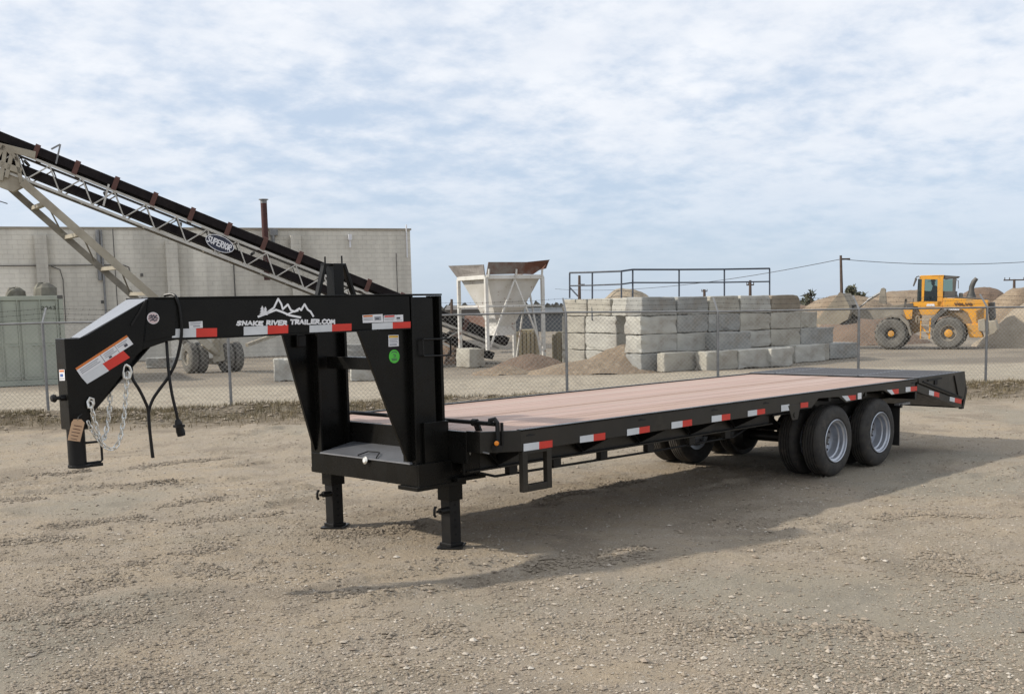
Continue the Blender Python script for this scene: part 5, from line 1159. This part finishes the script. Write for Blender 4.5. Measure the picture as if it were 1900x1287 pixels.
# dark sloping slab behind the conveyor wheels
a = gp(442, 656); b = gp(600, 656); a.z = b.z = 0; h1 = onp(560, 598, a, (b-a).cross(Vector((0, 0, 1)))).z
mb = MB(); mb.prism([a, b, Vector((b.x, b.y, h1)), a+Vector((0, 0, .25))], FH*1.0); tag(mb.build('sloping_slab', mat('slab_grey', (.16, .155, .145), .9, (.11, .105, .1), 2)), 'dark grey sloping slab on the ground right of the conveyor wheels', 'slab')
mb = MB(); mb.beam(at(458, 640, 41), at(575, 598, 44), .14, .12); tag(mb.build('tow_bar', TANFRAME), 'tan tow bar slanting up behind the gooseneck, right of the conveyor wheels', 'tow bar')

# ================================================================== WHEEL LOADER
LD = hdir(180-24); LS = -FH*math.cos(R(24))+RH*(-math.sin(R(24)))     # heading, side towards the camera
LD = hdir(156); LS = Vector((-LD.y, LD.x, 0)); LS = LS if LS.dot(FH) < 0 else -LS
LO = gp(1763, 648); LO = Vector((LO.x, LO.y, 0))
ld = thing('wheel_loader', 'dusty yellow wheel loader with its grey bucket raised, facing left', 'loader', tuple(LO), math.atan2(LD.y, LD.x))
ldm = WM[ld].inverted()
def lp_(u, v, s=0.): return onp(u, v, LO+LS*s, LS)        # photo point on a side plane, s metres towards the camera
def lpoly(mb, pts, s, th): return mb.prism([lp_(u, v, s) for u, v in pts], -LS*th)
def Zf(x, y): return (1600+x/6.333, 480+y/6.333)
WT = 1.7
fc_ = lp_(*Zf(335, 870)); rc_ = lp_(*Zf(1010, 880)); rr_ = .655; fc_.z = rc_.z = rr_
for c_, hb in ((fc_, 'f'), (rc_, 'r')):
    for k in (0, 1):
        cc_ = c_-LS*(WT*k) if k == 0 else c_-LS*(WT)
        if k == 0: big_tyre('wheel', c_, -LS, rr_, .48, TYREL, DARKG if hb == 'f' else DIRTY, ld, 30, .40 if hb == 'f' else .5, hubm=YEL)
        else: big_tyre('wheel', cc_, LS, rr_, .48, TYREL, DIRTY, ld, 30, .52)
# rear body: engine hood, fender, counterweight
mb = MB(); lpoly(mb, [Zf(*p) for p in ((950, 460), (1060, 462), (1480, 485), (1480, 560), (1462, 720), (1375, 770), (1300, 770), (1240, 640), (1180, 600), (950, 590))], -.28, 1.05); mb.build('engine_hood', YEL, ld, .03)
mb = MB(); lpoly(mb, [Zf(*p) for p in ((955, 436), (1330, 462), (1480, 482), (1060, 458), (955, 457))], -.30, 1.0); mb.build('hood_top', DARKG, ld, .01)
mb = MB(); lpoly(mb, [Zf(*p) for p in ((940, 585), (1330, 590), (1330, 770), (1200, 770), (1100, 690), (1010, 670), (900, 690))], -.36, .9); mb.build('rear_frame', mat('frame_dirt', (.3, .2, .1), .8, (.22, .17, .12), 2), ld)
mb = MB(); lpoly(mb, [Zf(*p) for p in ((800, 800), (812, 700), (925, 600), (1010, 590), (985, 620), (900, 680), (850, 760), (845, 830))], .0, .45); mb.build('rear_fender', DARKG, ld, .01)
for (x0, y0, x1, y1) in [(1335, 610+k*24, 1425, 575+k*24) for k in range(6)]:
    mb = MB(); mb.beam(lp_(*Zf(x0, y0+10), -.265), lp_(*Zf(x1, y1+10), -.265), .022, .03, LS); mb.build('grille_slat', DARKG, ld)
mb = MB(); lpoly(mb, [Zf(*p) for p in ((1215, 765), (1370, 765), (1420, 925), (1260, 925))], -.2, 1.0); mb.build('belly_panel', YEL, ld, .03)
mb = MB(); lpoly(mb, [Zf(*p) for p in ((1355, 720), (1440, 700), (1450, 860), (1365, 850))], -.1, .5); mb.build('battery_box', TANFRAME, ld, .03)
mb = MB(); lpoly(mb, [Zf(*p) for p in ((1480, 520), (1545, 505), (1560, 700), (1490, 760))], -.45, 1.3); mb.build('radiator_guard', DARKG, ld, .04)
mb = MB(); lpoly(mb, [Zf(*p) for p in ((1470, 730), (1570, 720), (1600, 830), (1560, 880), (1470, 920))], -.2, 1.3); mb.build('counterweight', TANFRAME, ld, .05)
# cab
mb = MB()
for pts in (((670, 205), (960, 190), (950, 245), (672, 240)), ((700, 235), (735, 235), (722, 505), (695, 505)), ((885, 240), (950, 235), (945, 560), (880, 560)), ((560, 515), (690, 500), (950, 500), (950, 560), (850, 660), (690, 660), (650, 560), (560, 560))):
    lpoly(mb, [Zf(*p) for p in pts], -.42, .1 if pts[0] != (670, 205) else .1)
mb.build('cab_side', YEL, ld, .01)
mb = MB(); lpoly(mb, [Zf(*p) for p in ((680, 196), (960, 190), (950, 212), (676, 215))], -.42, 1.15); mb.build('cab_roof', YEL, ld, .02)
mb = MB(); lpoly(mb, [Zf(*p) for p in ((950, 192), (1130, 205), (1105, 225), (950, 240))], -.46, 1.1); lpoly(mb, [Zf(*p) for p in ((1060, 225), (1108, 222), (1090, 440), (1060, 440))], -.48, .08); lpoly(mb, [Zf(*p) for p in ((1060, 225), (1108, 222), (1090, 440), (1060, 440))], -1.45, .08); lpoly(mb, [Zf(*p) for p in ((950, 380), (1095, 380), (1090, 445), (950, 450))], -.46, 1.08); mb.build('cab_rear_frame', DARKG, ld, .01)
mb = MB(); lpoly(mb, [Zf(*p) for p in ((660, 235), (700, 235), (695, 500), (648, 500))], -1.4, .08); lpoly(mb, [Zf(*p) for p in ((885, 240), (950, 235), (945, 500), (880, 500))], -1.45, .06); lpoly(mb, [Zf(*p) for p in ((655, 235), (672, 235), (655, 500), (640, 500))], -.5, .06); mb.build('far_pillar', DARKG, ld)
mb = MB(); lpoly(mb, [Zf(*p) for p in ((735, 238), (885, 240), (882, 500), (722, 500))], -.46, .012); mb.build('cab_window', GLASS, ld)
mb = MB(); lpoly(mb, [Zf(*p) for p in ((950, 245), (1060, 240), (1060, 380), (950, 380))], -.5, .012); mb.build('cab_window', GLASS, ld)
mb = MB(); lpoly(mb, [Zf(*p) for p in ((665, 240), (700, 240), (694, 500), (648, 500))], -.46, .012); mb.build('cab_window', GLASS, ld)
mb = MB(); lpoly(mb, [Zf(*p) for p in ((650, 380), (950, 380), (950, 640), (650, 640))], -.6, .75); mb.build('cab_floor_box', DARKG, ld)
mb = MB(); lpoly(mb, [Zf(*p) for p in ((840, 330), (885, 330), (885, 500), (840, 500))], -.75, .4); mb.build('seat', DARKG, ld, .03)
mb = MB(); mb.tube([lp_(*Zf(668, 205), -.4), lp_(*Zf(640, 212), -.38), lp_(*Zf(618, 240), -.38)], .025, 6); lpoly(mb, [Zf(*p) for p in ((622, 225), (645, 235), (605, 325), (592, 318))], -.36, .12); mb.build('mirror', DARKG, ld, .01)
mb = MB(); mb.tube([lp_(*Zf(1105, 250), -.5), lp_(*Zf(1128, 255), -.5), lp_(*Zf(1128, 350), -.5)], .015, 6); mb.build('grab_rail', DARKG, ld)
# exhaust, pre-cleaner
mb = MB(); mb.tube([lp_(*Zf(*p), -.8) for p in ((1280, 455), (1282, 380), (1285, 330), (1310, 270), (1345, 228))], [.2, .11, .105, .10, .08], 12); mb.build('exhaust_stack', DARKG, ld, smooth=True)
mb = MB(); mb.tube([lp_(*Zf(*p), -.8) for p in ((1158, 450), (1158, 405), (1158, 400))], [.09, .08, .04], 10); mb.build('pre_cleaner', DIRTY, ld, smooth=True)
# ladder and steps
for k, (x0, x1, y) in enumerate(((670, 790, 712), (690, 790, 778), (690, 790, 860), (680, 785, 940))):
    mb = MB(); mb.beam(lp_(*Zf(x0, y), -.1), lp_(*Zf(x1, y), -.1), .25, .035); mb.build('step', TANFRAME, ld)
mb = MB(); mb.beam(lp_(*Zf(690, 700), -.05), lp_(*Zf(682, 945), -.05), .05, .04, LS); mb.beam(lp_(*Zf(800, 700), -.05), lp_(*Zf(785, 945), -.05), .06, .05, LS); mb.beam(lp_(*Zf(700, 800), -.1), lp_(*Zf(780, 900), -.1), .05, .04, LS); mb.build('ladder_rail', YEL, ld)
mb = MB(); mb.tube([lp_(*Zf(*p), -.05) for p in ((635, 750), (632, 690), (650, 672), (668, 672), (668, 760))], .025, 6); mb.build('hand_rail', PALE, ld)
# front frame, fender, arms, bucket
mb = MB(); lpoly(mb, [Zf(*p) for p in ((480, 590), (590, 600), (585, 700), (520, 712), (480, 670))], -.35, 1.0); lpoly(mb, [Zf(*p) for p in ((560, 560), (680, 560), (680, 850), (600, 880), (540, 800), (500, 700))], -.55, .7); mb.build('front_frame', mat('frame_dirt', (.3, .2, .1), .8), ld, .02)
mb = MB(); lpoly(mb, [Zf(*p) for p in ((485, 600), (590, 600), (582, 705), (520, 712))], -.3, .05); mb.build('lamp_panel', YEL, ld)
mb = MB(); lpoly(mb, [Zf(*p) for p in ((250, 690), (330, 655), (450, 655), (540, 740), (582, 900), (560, 905), (520, 780), (430, 690), (330, 685))], .05, .5); mb.build('front_fender', DIRTY, ld, .01)
mb = MB(); mb.beam(lp_(*Zf(520, 560), -.45), lp_(*Zf(600, 545), -.45), .1, .2); mb.beam(lp_(*Zf(500, 570), -.45), lp_(*Zf(512, 475), -.45), .08, .1, LS); mb.beam(lp_(*Zf(598, 560), -.45), lp_(*Zf(600, 465), -.45), .03, .03, LS); lpoly(mb, [Zf(*p) for p in ((500, 470), (522, 470), (520, 500), (500, 500))], -.4, .15); mb.build('work_lamp', DARKG, ld)
def Zb(x, y): return (1480+x/4.5238, 460+y/4.5238)
for s_ in (-.45, -1.35):
    mb = MB(); lpoly(mb, [Zb(*p) for p in ((900, 470), (560, 520), (480, 490), (440, 540), (520, 590), (640, 600), (900, 560))], s_, .12); mb.build('lift_arm', DIRTY, ld, .01)
mb = MB(); lpoly(mb, [Zb(*p) for p in ((680, 460), (690, 370), (700, 340), (720, 333), (738, 345), (740, 400), (745, 470))], -.8, .18); mb.build('bell_crank', DIRTY, ld, .01)
mb = MB(); mb.tube([lp_(*Zb(700, 372), -.85), lp_(*Zb(585, 440), -.85)], .05, 8); mb.tube([lp_(*Zb(600, 432), -.85), lp_(*Zb(470, 540), -.85)], .03, 8); mb.tube([lp_(*Zb(900, 500), -.7), lp_(*Zb(660, 570), -.7)], .05, 8); mb.build('hydraulic_ram', GALV, ld, smooth=True)
buck = [(350, 372), (375, 378), (430, 480), (440, 540), (420, 600), (345, 640), (160, 640), (150, 610), (175, 590), (330, 400)]
bkt = mat('bucket_dust', (.33, .29, .22), .85, (.22, .19, .15), 1.5)
for s_ in (.2, -2.1): mb = MB(); lpoly(mb, [Zb(*p) for p in buck], s_, .04); mb.build('bucket_side', bkt, ld)
for i, (p_, q_) in enumerate(zip(buck[1:7], buck[2:8])):
    pass
mb = MB()
for p_, q_ in zip(buck[1:7], buck[2:8]):
    a, b = lp_(*Zb(*p_), .17), lp_(*Zb(*q_), .17); nrm = (b-a).cross(LS).normalized()*.03; mb.prism([a, b, b-LS*2.25, a-LS*2.25], nrm)
mb.build('bucket_shell', bkt, ld)
mb = MB(); lpoly(mb, [Zb(*p) for p in ((450, 480), (500, 475), (510, 600), (455, 590))], -.6, .15); lpoly(mb, [Zb(*p) for p in ((350, 640), (440, 600), (430, 640), (380, 646))], .1, 2.2); mb.build('bucket_bracket', DARKG, ld)
# lettering and stickers on the side
mb = MB(); a = lp_(*Zf(1085, 545), -.265); b = lp_(*Zf(1290, 548), -.265); c_ = lp_(*Zf(1085, 522), -.265)
text(mb, 'VOLVO', a, (b-a)/6.0, c_-a, LS, .045, .004, .25); mb.build('lettering', mat('faded_brown', (.12, .06, .03), .7), ld)
mb = MB(); lpoly(mb, [Zf(*p) for p in ((760, 530), (845, 530), (852, 560), (750, 560))], -.405, .01); mb.build('door_sticker', PAPER, ld)
mb = MB(); lpoly(mb, [Zf(*p) for p in ((960, 585), (1140, 588), (1140, 604), (960, 602))], -.27, .01); mb.build('side_stripe', PAPER, ld)
# operator: one skinned body
def person():
    V = [lp_(*Zf(860, 470), -.85), lp_(*Zf(858, 400), -.85), lp_(*Zf(855, 345), -.85), lp_(*Zf(838, 318), -.85), lp_(*Zf(832, 285), -.85), lp_(*Zf(850, 345), -.6), lp_(*Zf(820, 400), -.55), lp_(*Zf(775, 400), -.6), lp_(*Zf(850, 345), -1.1), lp_(*Zf(800, 400), -1.05),
         lp_(*Zf(780, 470), -.75), lp_(*Zf(760, 540), -.75), lp_(*Zf(780, 470), -.98), lp_(*Zf(760, 540), -.98), lp_(*Zf(830, 262), -.85), lp_(*Zf(765, 440), -1.0), lp_(*Zf(740, 540), -.75), lp_(*Zf(740, 540), -.98)]
    E_ = [(0, 1), (1, 2), (2, 3), (3, 4), (4, 14), (2, 5), (5, 6), (6, 7), (2, 8), (8, 9), (9, 15), (0, 10), (10, 11), (0, 12), (12, 13), (11, 16), (13, 17)]
    rd = [.15, .15, .14, .055, .09, .06, .045, .035, .06, .045, .08, .055, .08, .055, .075, .035, .04, .04]
    me = bpy.data.meshes.new('person'); o0 = V[0].copy(); me.from_pydata([tuple(v-o0) for v in V], E_, []); o = bpy.data.objects.new('person', me); COL.objects.link(o); o.location = o0
    md = o.modifiers.new('skin', 'SKIN'); sv = me.skin_vertices[0].data
    for i, r_ in enumerate(rd): sv[i].radius = (r_, r_); sv[i].use_root = (i == 0)
    s2 = o.modifiers.new('sub', 'SUBSURF'); s2.levels = s2.render_levels = 1
    me.materials.append(mat('work_clothes', (.07, .05, .04), .9)); return o
pr_ = person(); tag(pr_, 'person in dark work clothes and a cap, seated in the yellow loader cab', 'person')
mb = MB(); hc = lp_(*Zf(832, 268), -.85); mb.lathe([(.1, 0), (.1, .04), (.08, .09), (0, .11)], hc, (0, 0, 1), 14); mb.box(hc+LD*.12+Vector((0, 0, .015)), (.14, .14, .02)); cap = mb.build('cap', mat('cap_black', (.02, .02, .02), .8)); cap.parent = pr_; cap.location = -pr_.location
WM[pr_] = Matrix.Translation(pr_.location)

# ================================================================== POLES, WIRES, TREES, FAR SHEDS
def pole(u, vb, vt, dep, label, arm=None, lean=0):
    a = at(u, vb, dep); b = at(u-lean, vt, dep); t_ = thing('utility_pole', label, 'utility pole', (a.x, a.y, 0), 0, 'utility poles on the horizon')
    mb = MB(); mb.tube([Vector((a.x, a.y, -.2)), b], [.19*dep/110, .12*dep/110], 8); mb.build('pole', POLEW, t_, smooth=True)
    if arm:
        mb = MB(); mb.beam(b-RH*arm[0]-Vector((0, 0, arm[2])), b+RH*arm[1]-Vector((0, 0, arm[2])), .14, .16); mb.build('crossarm', POLEW, t_)
        for k in (-.9, -.45, .9):
            if arm[0]: mb = MB(); q_ = b+RH*arm[0]*k-Vector((0, 0, arm[2])); mb.tube([q_, q_+Vector((0, 0, .35))], .06, 6); mb.build('insulator', DARKG, t_)
    return b
pt = pole(1563, 600, 474, 110, 'tall wooden utility pole carrying the wires above the gravel piles', (0, .9, .35), 3)
pole(1882, 540, 518, 150, 'small wooden pole with a crossarm on the far gravel pile at right', (1.4, 1.4, .1))
pole(1075, 575, 511, 150, 'thin pole seen through the left part of the pipe railing', (0, .7, 1.2))
pole(1392, 575, 520, 150, 'thin pole with a transformer seen through the right part of the railing', (.5, .5, .6))
pole(1307, 575, 537, 190, 'short pole just above the top row of the block wall', (.5, .5, .3))
pole(838, 585, 555, 120, 'short dark pole between the upright and the hopper, far away')
for k, (u1, v1, d1, lab) in enumerate(((2100, 466, 105, 'overhead wire running right from the tall utility pole'), (1030, 536, 190, 'thin overhead wire sagging left from the tall utility pole'))):
    b = at(u1, v1, d1); pts = []
    for i in range(25):
        t_ = i/24; p_ = (pt-Vector((0, 0, .35))).lerp(b, t_); p_.z -= (1.2 if k else .8)*(1-(2*t_-1)**2); pts.append(p_)
    mb = MB(); mb.tube(pts, .035, 4); tag(mb.build('overhead_wire', WIREM), lab, 'wire', 'overhead wires')
def tree(u, vb, vt, dep, w_, lab, seed, n=900):
    r_ = np.random.default_rng(seed); a = at(u, vb, dep); top = at(u, vt, dep).z; t_ = thing('tree', lab, 'tree', (a.x, a.y, 0), 0, 'distant trees behind the gravel piles')
    mb = MB(); mb.tube([Vector((a.x, a.y, 0)), Vector((a.x+.1, a.y, top*.5)), Vector((a.x, a.y, top*.93))], [.2, .12, .04], 6)
    for k in range(7): h_ = top*(.45+.07*k); q_ = Vector((a.x, a.y, h_)); an = r_.random()*6.28; mb.tube([q_, q_+Vector((math.cos(an)*w_*.35, math.sin(an)*w_*.35, .5))], [.06, .02], 4)
    mb.build('trunk', POLEW, t_)
    z = top*(.35+.65*r_.random(n)); fr = 1-((z/top-.35)/.65); rad = w_/2*(.25+.75*fr**.7)*np.sqrt(r_.random(n)); an = r_.random(n)*6.283; cl = fbm(an*1.4+seed, z*.9, 3); rad *= 1+.9*cl
    c0 = np.stack([a.x+rad*np.cos(an), a.y+rad*np.sin(an), z], -1); V = c0[:, None]+r_.normal(0, .17, (n, 3, 3)); V -= np.array([a.x, a.y, 0])
    o = np_mesh('crown', V.reshape(-1, 3), np.arange(3*n).reshape(-1, 3), LEAF, False); o.parent = t_
tree(1505, 585, 539, 120, 1.5, 'sparse small tree above the right end of the block wall', 1, 110)
tree(1577, 585, 533, 118, 2.0, 'dark evergreen shrub tree just right of the tall utility pole', 2)
tree(1500-2, 585, 545, 125, 1.6, 'small thin tree beside the sparse one, slightly lower', 3, 160)
tree(1596, 585, 544, 121, 2.4, 'lower dark bush joined to the right of the evergreen shrub tree', 4, 260)
for k, (u0, u1, vt, dep, m_, lab) in enumerate(((826, 905, 568, 130, SHEDM, 'low grey shed roof far behind the hopper legs'), (905, 1052, 575, 95, mat('dark_shed', (.1, .11, .12), .8), 'long dark low shed between the hopper and the block wall'), (930, 975, 566, 170, mat('pale_shed', (.4, .4, .4), .8), 'small pale far shed behind the hopper'), (1985, 2100, 566, 300, SHEDM, 'far grey shed beyond the right edge of the yard'))):
    a = at(u0, 590, dep); b = at(u1, 590, dep); a.z = b.z = 0; hh = at(u0, vt, dep).z; d = (b-a); mid = d/2
    t_ = thing('far_shed', lab, 'shed', tuple(a)); mb = MB(); mb.prism([a, b, b+FH*6, a+FH*6], (0, 0, hh*.8)); mb.build('wall', m_, t_)
    mb = MB(); mb.prism([a+Vector((0, 0, hh*.8))-FH*.3, b+Vector((0, 0, hh*.8))-FH*.3, b+FH*3+Vector((0, 0, hh)), a+FH*3+Vector((0, 0, hh))], (0, 0, .08)); mb.prism([a+FH*6.3+Vector((0, 0, hh*.8)), b+FH*6.3+Vector((0, 0, hh*.8)), b+FH*3+Vector((0, 0, hh)), a+FH*3+Vector((0, 0, hh))], (0, 0, .08)); mb.build('roof', m_, t_)
# parked rusty pink trailer body under the conveyor
mb = MB(); a = at(862, 612, 52); b = at(903, 612, 52); mb.prism([a, b, at(903, 588, 52), at(862, 586, 52)], FH*2); tag(mb.build('rusty_tank', mat('tank_pink', (.36, .22, .16), .8, (.25, .14, .1), 2)), 'faded reddish steel tank behind the conveyor, left of the hopper leg', 'tank')
# far scrub that closes the horizon
def scrub():
    r_ = np.random.default_rng(9); n = 5000; dep = 350+r_.random(n)*700; u = -300+r_.random(n)*2600; k = fbm(u*.012, dep*.004, 3); keep = k > -.2; dep, u = dep[keep], u[keep]; n = len(u)
    lat = (u-PPX)/FPX*dep; px = CAM.x+RH.x*lat+FH.x*dep; py = CAM.y+RH.y*lat+FH.y*dep; s_ = (1.2+3.2*r_.random(n)**2)
    V = np.stack([px, py, 0*px], -1)[:, None, :]+np.array([(-1, 0, 0), (1, 0, 0), (.5, .3, .8), (-.4, -.2, 1)])[None]*s_[:, None, None]
    V = V+r_.normal(0, .3, V.shape)
    V[..., 2] = np.maximum(V[..., 2], -.1); f = np.array([(0, 1, 2), (0, 2, 3)]); F_ = (f[None]+(np.arange(n)*4)[:, None, None]).reshape(-1, 3)
    o = np_mesh('far_scrub', V.reshape(-1, 3), F_, mat('scrub', (.12, .12, .1), .9, (.17, .16, .14), .02), False); tag(o, 'far line of scrub and trees along the horizon', 'scrub', kind='stuff')
scrub()
